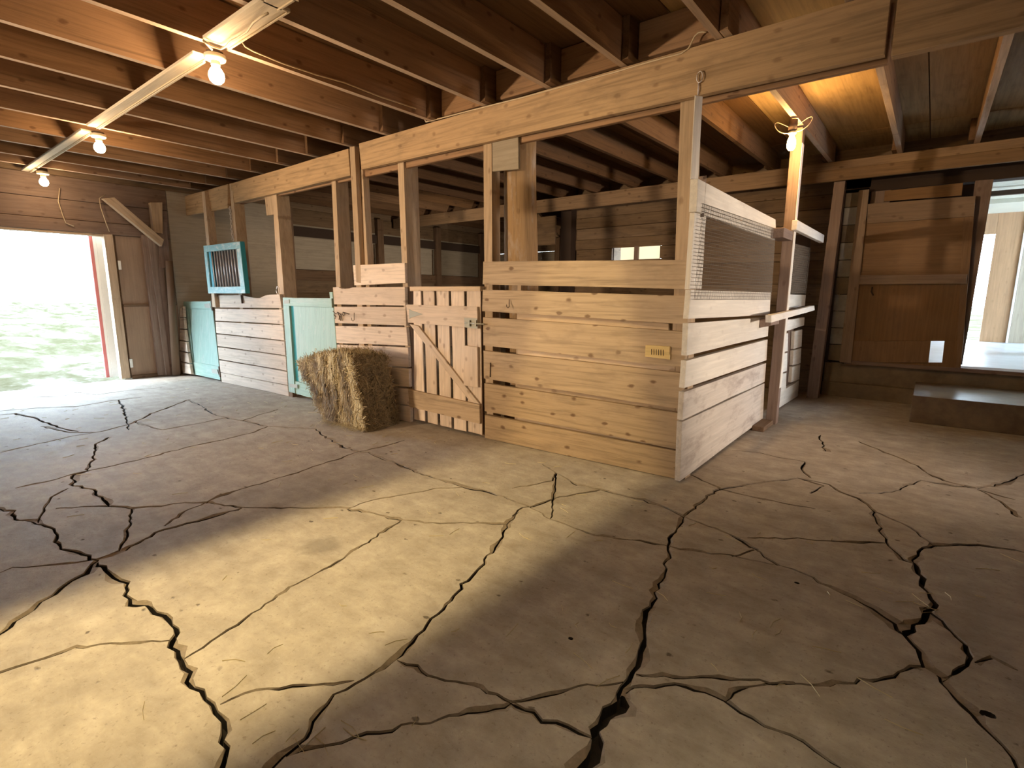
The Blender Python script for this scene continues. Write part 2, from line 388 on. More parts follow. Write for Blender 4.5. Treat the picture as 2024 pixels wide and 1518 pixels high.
B(1.0, (625,640),(700,655),(750,660),(860,675),(970,700),(1060,715)); B(.5, (930,630),(970,650),(870,680)); B(.5, (930,605),(1100,608),(1300,620),(1480,625))
B(1.2, (1590,705),(1610,650),(1670,635),(1800,630),(1900,640),(2040,668))
B(2.0, (1590,700),(1620,760),(1640,820),(1660,880),(1640,930),(1570,980),(1550,992)); B(1.5, (1640,880),(1700,930),(1760,980),(1800,1050),(1830,1100),(1750,1130),(1740,1150))
B(.9, (1830,1100),(1900,1080),(2000,1130)); B(.5, (1740,1150),(1700,1165),(1680,1150))
B(.8, (490,1145),(600,1155),(750,1155),(900,1165),(1100,1180),(1220,1195),(1350,1175),(1450,1165),(1560,1130),(1625,1115))
B(.8, (450,1215),(560,1190),(690,1185),(760,1220),(840,1250),(900,1300),(1000,1345),(1100,1390),(1200,1440),(1300,1516))
B(.5, (840,1250),(900,1200),(1010,1190),(1120,1180)); B(1.0, (-10,1252),(80,1300),(170,1340),(260,1380),(330,1400)); B(.5, (-5,1252),(150,1225),(300,1190),(440,1175))
B(1.1, (1370,430),(1500,425),(1620,380),(1700,390),(1840,410),(1940,390),(2060,340)); B(1.0, (1640,350),(1740,390),(1840,410)); B(.9, (1840,415),(1920,460),(2000,525)); B(.7, (1840,415),(1990,455))
B(.5, (870,260),(980,270),(1060,290),(1160,305),(1140,330),(1180,370)); B(1.3, (1220,200),(1225,240),(1240,265)); B(.5, (700,355),(830,415),(1000,455),(1200,490))
B(.6, (1430,500),(1550,550),(1620,600),(1670,635)); B(.6, (1370,225),(1480,270),(1600,320),(1640,350)); B(.5, (1180,430),(1230,400),(1130,370))
def build_floor():
    rn = random.Random(3)
    X0, X1, Y0, Y1 = -8.72, 4.0, -3.0, 10.2
    co = [(X0, Y0), (X1, Y0), (X1, Y1), (X0, Y1)]; faces = [[0, 1, 2, 3]]; kinds = [0]
    for px, w in CR:
        pts = [fl(*p) for p in px]; w = w*.0078
        path = []
        for a, b in zip(pts, pts[1:]):
            dist = (a-CAM).length; st = .014+.007*dist; n = max(1, int((b-a).length/st))
            for k in range(n): path.append(a.lerp(b, k/n))
        path.append(pts[-1]); n = len(path); L = []; Rr = []; L2 = []; R2 = []
        s1 = rn.random()*100
        for i, p in enumerate(path):
            t = path[min(n-1, i+1)]-path[max(0, i-1)]; t.z = 0; t = t.normalized(); q = V((-t.y, t.x, 0))
            dist = (p-CAM).length
            lat = (noise.noise(V((i*.6, s1, 0)))*.013+rn.uniform(-.007, .007))*min(1.4, .55+w/.012)*(1 if 0 < i < n-1 else 0)
            ww = max(w*.5, .0010*dist)*(.75+1.0*abs(noise.noise(V((i*.21, s1, 5)))*1.6)+rn.uniform(-.2, .25))*(1 if 0 < i < n-1 else .35)
            sh = ww+.002+max(0, noise.noise(V((i*.27, s1, 9))))*.034*min(1.5, w/.007)
            sh2 = ww+.002+max(0, noise.noise(V((i*.27, s1, 19))))*.034*min(1.5, w/.007)
            c = p+q*lat
            L.append(c+q*ww); Rr.append(c-q*ww); L2.append(c+q*sh); R2.append(c-q*sh2)
        for kind, a_, b_ in ((1, L, Rr), (2, L2, R2)):
            base = len(co)
            for i in range(n): co += [(a_[i].x, a_[i].y), (b_[i].x, b_[i].y)]
            for i in range(n-1):
                faces.append([base+2*i, base+2*i+1, base+2*i+3, base+2*i+2]); kinds.append(kind)
    for c, rr in ((fl(1954, 1412), .018), (fl(1575, 1152), .011), (fl(1128, 1262), .010)):
        base = len(co)
        for k in range(10):
            a = k*math.tau/10; co.append((c.x+rr*math.cos(a)*rn.uniform(.85, 1.15), c.y+rr*.8*math.sin(a)))
        faces.append(list(range(base, base+10))); kinds.append(1)
    def ccw(f):
        s = sum(co[f[i]][0]*co[f[(i+1) % len(f)]][1]-co[f[(i+1) % len(f)]][0]*co[f[i]][1] for i in range(len(f)))
        return f if s > 0 else f[::-1]
    faces = [ccw(f) for f in faces]
    vo, eo, fo, _, _, of = delaunay_2d_cdt([V(c) for c in co], [], faces, 0, 1e-5)
    K = []
    for o_ in of:
        ks = {kinds[i] for i in o_}
        K.append(1 if 1 in ks else (2 if 2 in ks else (0 if 0 in ks else -1)))
    nv = len(vo); top0 = [False]*nv
    for f, k in zip(fo, K):
        if k == 0:
            for v in f: top0[v] = True
    incr = [False]*nv
    for f, k in zip(fo, K):
        if k == 1:
            for v in f: incr[v] = True
    par = list(range(nv))
    def find(a):
        while par[a] != a: par[a] = par[par[a]]; a = par[a]
        return a
    tops = [f for f, k in zip(fo, K) if k in (0, 2)]; tk_ = {tuple(f): k for f, k in zip(fo, K)}
    # components by shared edges
    ed = {}
    fp = list(range(len(tops)))
    def ff(a):
        while fp[a] != a: fp[a] = fp[fp[a]]; a = fp[a]
        return a
    for i, f in enumerate(tops):
        for a, b in zip(f, list(f[1:])+[f[0]]):
            k = (min(a, b), max(a, b))
            if k in ed: fp[ff(i)] = ff(ed[k])
            else: ed[k] = i
    comp = {}
    for i, f in enumerate(tops): comp.setdefault(ff(i), []).append(f)
    fr = mesh_obj('floor', [(X0, Y0, -.06), (X1, Y0, -.06), (X1, Y1, -.06), (X0, Y1, -.06), (X0, Y0, -.045), (X1, Y0, -.045), (X1, Y1, -.045), (X0, Y1, -.045)],
                  [[3, 2, 1, 0], [4, 5, 6, 7], [0, 1, 5, 4], [1, 2, 6, 5], [2, 3, 7, 6], [3, 0, 4, 7]], M['dirt'], origin=(0, 0, 0))
    tag(fr, kind='structure')
    small_v = []; small_f = []
    for cf in sorted(comp.values(), key=lambda c: -len(c)):
        idx = {}; vs = []; fs = []; sh_ = []
        area = 0
        for f in cf:
            p = [vo[i] for i in f]
            area += abs(sum(p[i].x*p[(i+1) % len(p)].y-p[(i+1) % len(p)].x*p[i].y for i in range(len(p))))/2
        dz = rn.uniform(-.003, 0) if area < 20 else 0
        for f in cf:
            g_ = []
            for i in f:
                if i not in idx:
                    idx[i] = len(vs); vs.append((vo[i].x, vo[i].y, dz+(0 if top0[i] and not (incr[i] and not top0[i]) else -.006)))
                g_.append(idx[i])
            fs.append(g_); sh_.append(2 if tk_[tuple(f)] == 2 else 0)
        cnt = {}
        for f in fs:
            for a, b in zip(f, f[1:]+[f[0]]): cnt[(a, b)] = 1
        n0 = len(vs); low = {}; nt_ = len(fs)
        for (a, b) in list(cnt):
            if (b, a) not in cnt:
                for v in (a, b):
                    if v not in low: low[v] = len(vs); vs.append((vs[v][0], vs[v][1], -.046))
                fs.append([b, a, low[a], low[b]])
        if area > .01 and len(cf) > 3: mesh_obj('concrete_slab', vs, fs, None, fr, mats=[M['concrete'], M['dirt'], M['chip']], fm=sh_+[1]*(len(fs)-nt_))
        else:
            b0 = len(small_v); small_v += vs; small_f += [[i+b0 for i in f] for f in fs]
    if small_v: tag(mesh_obj('concrete_rubble', small_v, small_f, M['concrete'], fr), kind='stuff')
    return fr
build_floor()
# ---- ceiling: deck sheets, joists
ceil = root('ceiling', (0, 0, 2.63), kind='structure')
for i, x in enumerate(np.arange(-8.75, 4.0, 1.22)):
    for j, y in enumerate(np.arange(-3, 10.2, 2.44)):
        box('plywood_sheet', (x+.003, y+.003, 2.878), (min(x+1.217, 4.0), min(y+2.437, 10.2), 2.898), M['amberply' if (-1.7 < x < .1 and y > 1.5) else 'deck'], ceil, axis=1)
JX = [-8.32, -7.81, -7.19, -6.57, -5.94, -5.34, -4.70, -4.105, -3.485, -2.89, -2.30, -1.72, -1.13, -.50, .10, .69, 1.3, 1.9, 2.5, 3.1, 3.7]
for x in JX:
    a = RND.uniform(-.008, .008); n0_ = len(ceil.children)
    prism('joist', [(x, -2.98, 2.63), (x, 3.36, 2.63+a*.3), (x, 3.36, 2.875), (x, -2.98, 2.875)], (.045, 0, 0), M['joist'], ceil, (0, 1, 0), jit=.001)
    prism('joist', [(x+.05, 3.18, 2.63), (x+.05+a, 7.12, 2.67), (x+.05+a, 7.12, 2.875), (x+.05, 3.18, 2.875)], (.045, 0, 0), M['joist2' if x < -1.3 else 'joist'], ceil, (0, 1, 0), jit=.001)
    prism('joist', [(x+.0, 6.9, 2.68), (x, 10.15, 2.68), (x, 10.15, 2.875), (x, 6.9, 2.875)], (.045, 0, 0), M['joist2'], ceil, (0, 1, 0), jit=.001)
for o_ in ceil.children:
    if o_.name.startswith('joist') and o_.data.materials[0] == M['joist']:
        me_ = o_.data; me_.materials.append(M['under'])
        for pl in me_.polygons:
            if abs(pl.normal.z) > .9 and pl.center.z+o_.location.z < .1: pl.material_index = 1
for k in (8, 9, 10, 11):
    box('blocking', (JX[k]+.10, 3.30, 2.66), (JX[k+1]-.01, 3.34, 2.872), M['joist'], ceil, axis=0)
# ---- left wall with the open doorway
wl = root('wall_left', (-8.68, 2, 0), kind='structure')
LX = -8.68
def lw(name, y0, y1, z0, z1, mat, x0=0., th=.03, axis=None): return box(name, (LX-th+x0, y0, z0), (LX+x0, y1, z1), mat, wl, axis=axis)
DY0, DY1, DZ = .62, 2.25, 1.95
lw('header_plank', -2.98, 3.015, 1.955, 2.10, M['brown'], .012)
lw('header_plank', -2.98, 3.015, 2.105, 2.34, M['brown'], .0)
lw('header_plank', -2.98, 3.015, 2.345, 2.62, M['brown'], .005)
lw('plywood_panel', -2.98, DY0-.1, 0.0, 1.95, M['ply'], 0)
lw('plywood_panel', 2.36, 3.02, 1.03, 1.95, M['ply'], -.02)
lw('plywood_panel', 2.36, 3.02, 0.02, 1.02, M['ply'], .004)
lw('rail', 2.36, 2.78, 1.0, 1.035, M['postd'], .008, axis=1)
lw('sill_plate', 2.36, 3.0, 0.0, .05, M['postd'], .03)
for y0, y1, z0, z1, mt in ((3.02, 4.75, 0, 1.2, 'pale'), (3.02, 4.75, 1.2, 2.62, 'pale'), (4.75, 10.1, 0, .75, 'brown'), (4.75, 10.1, .755, 1.2, 'barn'), (4.75, 10.1, 1.205, 1.60, 'barn'),
                           (4.85, 6.55, 1.61, 2.15, 'pale'), (6.6, 8.1, 1.61, 2.15, 'pale'), (8.15, 9.6, 1.61, 2.15, 'pale'), (4.75, 10.1, 2.36, 2.62, 'barn'), (4.75, 10.1, 2.15, 2.36, 'pale')):
    lw('wall_board', y0, y1, z0, z1, M[mt], 0, axis=1)
lw('rail', 4.75, 10.1, 2.16, 2.32, M['dark'], .06, axis=1); lw('rail', 4.75, 10.1, 1.42, 1.60, M['postd'], .05, axis=1)
for y in (4.72, 5.85, 6.6, 8.15, 9.6): lw('stud', y, y+.14, 0, 2.62, M['postd'], .10, .09)
lw('backing', -2.98, DY0-.1, 0, 2.62, M['barn'], -.05, .02); lw('backing', 2.3, 10.2, 0, 2.62, M['barn'], -.05, .02); lw('backing', -2.98, 3.4, 1.955, 2.62, M['barn'], -.05, .02)
# rough studs and the corner
def Lq(*p, x=LX): return [on(a, b, 0, x) for a, b in p]
d1 = root('door_1', (LX+.02, 2.25, 0), kind='structure')
prism('door_jamb', Lq((205, 463), (222, 463), (258, 747), (241, 749), x=LX+.02), (-.12, 0, 0), M['post'], d1)
prism('door_jamb', [(LX+.02, DY0-.1, 0), (LX+.02, DY0, 0), (LX+.02, DY0, 1.95), (LX+.02, DY0-.1, 1.95)], (-.12, 0, 0), M['post'], d1)
box('door_header', (LX-.12, DY0, 1.925), (LX+.0, 2.25, 1.955), M['post'], d1)
box('strike_plate', (LX+.0, 2.352, 1.50), (LX+.02, 2.385, 1.62), M['trimwhite'], d1)
box('strike_plate', (LX+.0, 2.352, .16), (LX+.02, 2.385, .28), M['trimwhite'], d1)
t = root('sliding_outer_door', (LX-.3, 2.19, 0), 'red edged outer barn door pushed back beside the bright doorway', 'door')
box('edge_board', (LX-.275, 2.125, .02), (LX-.24, 2.165, 1.98), M['red'], t); box('edge_trim', (LX-.275, 2.165, .02), (LX-.24, 2.20, 1.98), M['trimwhite'], t)
box('panel', (LX-.275, 2.2, .02), (LX-.24, 3.9, 1.98), M['trimwhite'], t)
for q, mt, th in ((((281, 464), (292, 464), (330, 742), (314, 742)), 'brown', .07), (((292, 464), (304, 464), (338, 742), (329, 742)), 'brown', .10), (((304, 464), (316, 470), (347, 741), (338, 742)), 'brown', .08)):
    prism('stud', Lq(*q, x=LX+th), (-th+.002, 0, 0), M[mt], wl, (0, 0, 1), jit=.012)
prism('stud', Lq((298, 400), (321, 400), (322, 462), (304, 459), x=LX+.11), (-.1, 0, 0), M['post'], wl, (0, 0, 1))
prism('stud', Lq((312, 430), (330, 440), (336, 530), (314, 530), x=LX+.09), (-.08, 0, 0), M['brown'], wl, (0, 0, 1))
t = tube('dark_post', [on(334, 516, 0, -8.52), on(341, 620, 0, -8.52), on(349, 741, 0, -8.52)], [.045, .05, .055], M['postd'], n=10)
tag(t, 'short round blackened post standing in the corner by the left wall', 'post')
t = prism('diagonal_brace', Lq((204, 392), (226, 390), (324, 474), (320, 487), x=LX+.20), (-.09, 0, 0), M['post']); tag(t, 'weathered diagonal brace from the header down to the corner post', 'brace')
for nm, pts, lb in (('hanging_wire', ((118, 372), (115, 398), (124, 425), (130, 441), (146, 447)), 'thin wire drooping on the header above the bright doorway'),
                    ('hanging_wire', ((208, 385), (196, 392), (199, 410), (208, 437), (216, 458)), 'thin wire running down beside the diagonal brace')):
    tag(tube(nm, [on(a, b, 0, LX+.035) for a, b in pts], .005, M['cable'], n=5), lb, 'wire')
# ---- back wall behind the stalls, with two panes
wb = root('wall_back', (-1.5, 7.45, 0), kind='structure')
def bw(name, x0, x1, z0, z1, mat, y0=7.40, th=.04, axis=None): return box(name, (x0, y0, z0), (x1, y0+th, z1), mat, wb, axis=axis)
zz = [0, .28, .55, .82, 1.08, 1.34, 1.62, 1.72, 1.90, 2.05, 2.22, 2.38, 2.62]
for a, b in zip(zz, zz[1:]):
    if a == 1.72:
        bw('wall_board', -4.62, -3.93, a+.004, b, M['barn']); bw('wall_board', -3.16, -.95, a+.004, b, M['barn'])
    else: bw('wall_board', -4.62, -.95, a+.004, b, M['barn'], 7.40+RND.uniform(-.01, .01))
bw('backing', -4.62, -3.93, 0, 2.62, M['dark'], 7.46, .02); bw('backing', -3.16, -.95, 0, 2.62, M['dark'], 7.46, .02)
bw('backing', -3.93, -3.16, 0, 1.70, M['dark'], 7.46, .02); bw('backing', -3.93, -3.16, 1.92, 2.62, M['dark'], 7.46, .02)
bw('corner_post', -4.78, -4.58, 0, 2.62, M['dark'], 7.25, .2)
w1 = root('window_1', (-3.5, 7.44, 1.7), kind='structure')
box('mullion', (-3.56, 7.39, 1.69), (-3.50, 7.45, 1.92), M['brown'], w1); box('sill', (-3.95, 7.38, 1.67), (-3.14, 7.46, 1.695), M['postd'], w1)
box('pane', (-3.80, 7.44, 1.70), (-3.56, 7.45, 1.91), M['glass'], w1, axis=0); box('pane', (-3.50, 7.44, 1.70), (-3.165, 7.45, 1.91), M['glass'], w1, axis=0)
# far wall of the left bay
wf = root('wall_far', (-6.6, 10.1, 0), kind='structure')
for a, b, mt in ((0, .6, 'brown'), (.605, 1.1, 'barn'), (1.105, 1.6, 'barn'), (1.61, 2.16, 'pale'), (2.165, 2.62, 'barn')): box('wall_board', (-8.7, 10.05, a), (-4.5, 10.1, b), M[mt], wf, axis=0)
for x in (-7.8, -6.7, -5.6): box('stud', (x, 9.94, 0), (x+.13, 10.05, 2.62), M['postd'], wf)
box('wall_board', (-4.62, 7.4, 0), (-4.56, 10.1, 2.62), M['barn'], wf, axis=1)
t = prism('diagonal_brace', [on(a, b, 1, 7.22) for a, b in ((1050, 421), (1060, 418), (1103, 468), (1090, 470))], (0, .08, 0), M['barn']); tag(t, 'small dim diagonal brace seen past the round log post', 'brace')
t = box('wall_stub', (-5.30, 7.2, 1.99), (-4.85, 7.24, 2.44), M['barn']); tag(t, 'short dim upright board hanging under the rear beam beside the log', 'board')
# ---- door wall on the right: block pier, foundation, jamb
wr = root('wall_right', (.3, 7.45, 0), kind='structure')
for k in range(11):
    z0 = .42+k*.2; box('block', (-.95, 7.42, z0+.004), (-.69+RND.uniform(-.01, .01), 7.6, min(2.62, z0+.197)), M['block' if k in (1, 2, 3, 5, 6, 8) else 'found'], wr)
box('foundation', (-.95, 7.33, 0), (2.6, 7.6, .17), M['found'], wr); box('foundation', (-.95, 7.38, .17), (2.6, 7.6, .40), M['found'], wr)
box('door_sill', (-.75, 7.34, .40), (2.6, 7.62, .445), M['brown'], wr)
box('filler', (-1.02, 7.40, 0), (-.93, 7.64, 2.62), M['dark'], wr); box('lintel', (-.95, 7.42, 2.375), (2.6, 7.6, 2.62), M['dark'], wr)  # filler added to stop light leaking between back wall and pier
prism('jamb_board', [on(a, b, 1, 7.40) for a, b in ((1928, 357), (1964, 354), (1902, 721), (1880, 721))], (0, .10, 0), M['brown'], wr, (0, 0, 1))
box('wall_board', (1.75, 7.42, .4), (3.98, 7.6, 2.62), M['barn'], wr, axis=0); box('wall_board', (2.6, 7.42, 0), (3.98, 7.6, .4), M['barn'], wr, axis=0)
box('hidden_jamb', (-.69, 7.44, .42), (-.5, 7.5, 2.42), M['brown'], wr); box('backing', (-.95, 7.61, .0), (-.06, 7.64, 2.62), M['dark'], wr); box('backing', (-.06, 7.61, 2.15), (.30, 7.64, 2.62), M['dark'], wr)  # dark backing added to block light from the room beyond
t = root('large_sliding_door', (-.2, 7.36, .4), 'large brown panelled sliding door with a square hole near its bottom', 'door')
DY = 7.35
def dq(*p, y=DY): return [on(a, b, 1, y) for a, b in p]
prism('stile', dq((1698, 376), (1718, 374), (1682, 718), (1659, 716), y=DY-.03), (0, .03, 0), M['drail'], t, (0, 0, 1))
prism('top_rail', dq((1715, 403), (1929, 387), (1925, 427), (1714, 442), y=DY-.025), (0, .025, 0), M['drail'], t, (1, 0, 0))
prism('middle_rail', dq((1700, 544), (1912, 542), (1910, 561), (1698, 562), y=DY-.03), (0, .03, 0), M['drail'], t, (1, 0, 0))
prism('upper_panel', dq((1702, 436), (1926, 420), (1912, 548), (1690, 550)), (0, .03, 0), M['door'], t, (1, 0, 0))
prism('lower_panel', dq((1686, 556), (1912, 554), (1905, 674), (1676, 674)), (0, .03, 0), M['door'], t, (0, 0, 1))
prism('lower_panel', dq((1676, 674), (1840, 674), (1835, 718), (1672, 718)), (0, .03, 0), M['door'], t, (0, 0, 1))
prism('lower_panel', dq((1867, 674), (1905, 674), (1899, 727), (1861, 726)), (0, .03, 0), M['door'], t, (0, 0, 1))
prism('lower_panel', dq((1672, 715), (1866, 717), (1865, 726), (1671, 722)), (0, .03, 0), M['door'], t, (0, 0, 1))
prism('stile', dq((1905, 420), (1926, 420), (1899, 727), (1890, 727), y=DY-.012), (0, .012, 0), M['door'], t, (0, 0, 1))
tube('pull_hook', [on(1651+0, 566, 1, DY-.03), on(1650, 572, 1, DY-.05), on(1652, 580, 1, DY-.05)][:0] or [on(1724, 568, 1, DY-.01), on(1722, 576, 1, DY-.04), on(1726, 584, 1, DY-.03)], .008, M['iron'], t)
t = prism('track_board', dq((1749, 377), (1904, 361), (1901, 386), (1747, 398), y=7.30), (0, .04, 0), M['door']); tag(t, 'brown track board fixed just above the big sliding door', 'board')
# ---- the bright room beyond
rm = root('room_beyond', (1.5, 10, .45), kind='structure')
rm.name = 'wall_room'
box('floor_slab', (-.9, 7.6, .40), (4.2, 12.4, .445), M['roomfloor'], rm); box('ceiling_panel', (-.9, 7.6, 2.56), (4.2, 12.3, 2.60), M['roomwhite'], rm, axis=0)
box('ceiling_beam', (-.9, 10.3, 2.50), (4.2, 10.45, 2.56), M['roomwhite'], rm, axis=0)
P0 = lambda a, b: on(a, b, 1, 12.0)
ox0, ox1 = .44, .70
box('wall_panel', (-.9, 12.0, .44), (ox0, 12.05, 2.58), M['roomply'], rm, axis=2); box('wall_panel', (ox0, 12.0, 2.23), (ox1, 12.05, 2.58), M['roomply'], rm, axis=2)
box('wall_panel', (ox1, 12.0, .44), (1.06, 12.05, 2.58), M['roomply'], rm, axis=2); box('trim', (1.03, 11.97, .44), (1.06, 12.0, 2.56), M['trimwhite'], rm)
box('wall_panel', (1.065, 12.0, .44), (1.32, 12.05, 2.58), M['pale'], rm, axis=2); box('trim', (1.32, 11.97, .44), (1.35, 12.0, 2.56), M['trimwhite'], rm)
box('wall_panel', (1.35, 12.0, .44), (4.2, 12.05, 2.58), M['roomply'], rm, axis=2)
box('side_panel', (-.95, 7.6, .44), (-.9, 12.0, 2.58), M['roomply'], rm, axis=1); box('side_panel', (4.2, 7.6, .44), (4.25, 9, 2.58), M['roomply'], rm, axis=1); box('side_panel', (4.2, 11, .44), (4.25, 12, 2.58), M['roomply'], rm, axis=1)
t = root('hanging_rail', (.9, 9, 2.46)); tag(t, 'dark metal bar under the white ceiling of the bright room', 'bar')
box('bar', (.3, 9.2, 2.46), (.83, 9.26, 2.52), M['iron'], t)
# sack
def blob(name, c, s, mat, seed, n=14, amp=.12, parent=None):
    vs = []; f = []; c = V(c)
    for i in range(n+1):
        th = math.pi*i/n
        for k in range(n*2):
            a = math.tau*k/(n*2); d = V((math.sin(th)*math.cos(a), math.sin(th)*math.sin(a), math.cos(th)))
            e = V([math.copysign(abs(q)**.7, q) for q in d]); rr = 1+amp*noise.noise(d*2.2+V((seed, 0, 0)))+amp*.5*noise.noise(d*6+V((seed, 0, 0)))
            vs.append(c+V((e.x*s[0], e.y*s[1], e.z*s[2]))*rr)
    for i in range(n):
        for k in range(n*2): f.append([i*2*n+k, (i+1)*2*n+k, (i+1)*2*n+(k+1) % (2*n), i*2*n+(k+1) % (2*n)])
    return mesh_obj(name, vs, f, mat, parent, smooth=True)
tag(blob('white_sack', (1.42, 9.7, .73), (.28, .25, .30), M['bag'], 3), 'bulging white sack on the pale floor of the bright room', 'sack')
for q in (((-8.78, -3.05, 2.6), (-8.70, 10.2, 2.93)), ((4.0, -3.05, 2.6), (4.08, 7.6, 2.93)), ((-8.7, 10.1, 2.6), (-4.5, 10.18, 2.93)), ((-4.62, 7.5, 2.6), (4.05, 7.58, 2.93)), ((-8.75, -3.1, 2.6), (4.05, -3.0, 2.93)), ((-4.6, 7.6, 2.6), (-4.5, 10.2, 2.93))):
    tag(box('trim_1', q[0], q[1], M['barn']), kind='structure')
# ---- walls behind the camera close the barn
wq = root('wall_front', (-2, -3, 0), kind='structure')
for k in range(6): box('wall_board', (-8.7, -3.05, k*.44+.002), (4.05, -3.0, (k+1)*.44-.002), M['brown'], wq, axis=0)
ws = root('wall_side', (4, 3, 0), kind='structure')
for k in range(6): box('wall_board', (4.0, -3.0, k*.44+.002), (4.05, 7.6, (k+1)*.44-.002), M['brown'], ws, axis=1)
box('roof', (-8.9, -3.2, 2.92), (4.3, 12.2, 2.98), M['dark'], None); bpy.data.objects['roof']['kind'] = 'structure'
# ---- outdoors
def ground():
    mt, tt, b = nt('snowy_grass'); g = G(tt); co_ = g.n('ShaderNodeTexCoord').outputs['Object']
    n1 = g.noise(g.scaled(co_, (.28, .9, 1)), 1.3, 6, .65, .4); n2 = g.noise(co_, 9, 4)
    f = g.math('ADD', n1, g.math('MULTIPLY', g.math('SUBTRACT', n2, .5), .25))
    g.l(g.ramp(f, [(.38, (.036, .034, .020)), (.49, (.052, .049, .034)), (.55, (.09, .088, .075)), (.66, (.4, .4, .4))]), b.inputs['Base Color']); b.inputs['Roughness'].default_value = 1; b.inputs['Specular IOR Level'].default_value = 0
    xs = np.concatenate([-8.74-np.linspace(0, 1, 90)**1.8*75]); ys = np.linspace(-40, 45, 150); vs = []; f = []
    for x in xs:
        for y in ys:
            d = -8.74-x
            z = -.06-.012*min(d, 10)+min(1, d/2.5)*(.16*noise.noise(V((x*.45, y*.5, 0)))+.07*noise.noise(V((x*1.7, y*1.7, 4))))
            z += .55*max(0, noise.noise(V((x*.16, y*.22, 8))))*min(1, max(0, (d-6)/6))
            vs.append((x, y, z))
    n = len(ys)
    for i in range(len(xs)-1):
        for j in range(n-1): f.append([i*n+j, i*n+j+1, (i+1)*n+j+1, (i+1)*n+j])
    o = mesh_obj('ground', vs, f, mt, smooth=True, origin=(-8.74, 0, 0)); tag(o, kind='structure')
    o = box('ground_right', (-9, 12.4, -.1), (30, 60, .30), mt); o.name = 'ground'; tag(o, kind='structure')
ground()
# ================================================================== TIMBER FRAME
def beam(q, label, th=.045, off=0.0, mat='beam', name='support_beam'):
    o = prism(name, quadW(*q, off), (0, th, 0), M[mat], gdir=(1, 0, 0)); tag(o, label, 'beam'); return o
beam(((322, 400), (450, 364), (450, 411), (322, 434)), 'short dusky beam section at the far left end of the stall front, next to the corner')
beam(((456, 363), (688, 294), (692, 347), (459, 402)), 'middle beam section with clear grain over the two teal doors', .05)
b3 = prism('support_beam', [W(709, 284), V((-.31, 3.255, 2.625)), V((-.31, 3.255, 2.345)), W(714, 335)], (0, .045, 0), M['beam'], gdir=(1, 0, 0))
tag(b3, 'longest, brightest beam running above the plank gate to the upper right', 'beam')
b4 = box('support_beam', (-.285, 3.27, 2.335), (3.98, 3.33, 2.625), M['beam']); tag(b4, 'dim beam section at the upper right corner, right of the dark seam', 'beam')
b5 = box('backing_beam', (-8.6, 3.335, 2.33), (-.30, 3.375, 2.60), M['joist']); tag(b5, 'darker board doubled up behind the bright front beam', 'beam')
M['rbeam'] = wood('rear_beam_timber', (.30, .185, .095), .65, .7, .4)
b6 = box('rear_beam', (-8.6, 7.0, 2.47), (3.98, 7.045, 2.665), M['rbeam']); tag(b6, 'long rear beam across the barn under the joists, behind the stalls', 'beam')
b7 = box('rear_beam_ledger', (-1.45, 6.955, 2.45), (3.98, 6.998, 2.57), M['rbeam']); tag(b7, 'narrower strip nailed to the lower face of the rear beam on the right', 'beam')
def post(q, label, depth=.10, off=.05, mat='post', to_floor=True, name='wooden_post', **kw):
    tl, tr, br, bl = quadW(*q, off)
    if to_floor:
        d = bl-tl; bl2 = tl+d*((0-tl.z)/d.z); d2 = br-tr; br2 = tr+d2*((0-tr.z)/d2.z); bl, br = bl2, br2
    o = prism(name, [tl, tr, br, bl], (0, depth, 0), M[mat], gdir=(0, 0, 1), **kw); tag(o, label, 'post'); return o
post(((342, 429), (345.5, 429), (366, 596), (361, 596)), 'thin stud at the left end rising from the first teal door', .16, .05)
post(((398.5, 379), (404, 378), (426, 607), (420, 607)), 'narrow stud running behind the left edge of the barred grille', .10, -.045, to_floor=False)
post(((453.5, 363), (458.5, 362), (469, 480), (463, 480)), 'stud at the first beam joint above the right side of the barred grille', .13, .005, name='wooden_post')
post(((538.5, 385), (546, 383), (562, 588), (550, 588)), 'stud with a short block at its top, left of the second teal door', .16, .05)
post(((655, 354), (663, 352), (673, 568), (664.5, 568)), 'stud rising from the right edge of the second teal door', .15, .05)
post(((691, 290), (700.5, 289), (712, 523), (702, 523)), 'left post of the close pair at the second beam joint', .05, -.002)
post(((706.5, 335), (716.5, 334), (727, 523), (717.5, 523)), 'right post of the close pair at the second beam joint', .07, .05)
post(((786, 322), (797.5, 319), (804.5, 518), (794, 518)), 'sturdy stud on the hinge side of the plank gate', .17, .05)
post(((955.5, 278), (971.5, 275), (973, 516), (957, 516)), 'stud on the latch side of the gate, in front of the log', .10, .05)
pc = post(((1345.5, 192), (1375, 188), (1366, 512), (1334, 512)), 'stout tan corner post where the stall front meets the white side', .10, .046)
prism('painted_strip', [on(a, b, 0, pcx) for (a, b), pcx in zip(((1375, 188), (1389, 190), (1380, 354), (1366, 354)), [-1.155]*4)], (-.006, 0, 0), M['cream'], None, (0, 0, 1))
tag(bpy.data.objects['painted_strip'], 'white painted strip on the right face of the corner post', 'trim')
o = prism('post_block', quadW((523, 390), (540, 386), (541, 424), (527, 426), .05), (0, .05, 0), M['post']); tag(o, 'small wood block under the beam beside the fourth stud', 'block')
o = prism('gusset_plate', quadW((972.5, 275), (1024, 264), (1025, 334), (973, 339), .046), (0, .02, 0), M['pale'], gdir=(1, 0, 0)); tag(o, 'square plywood plate nailed under the beam over the log', 'plate')
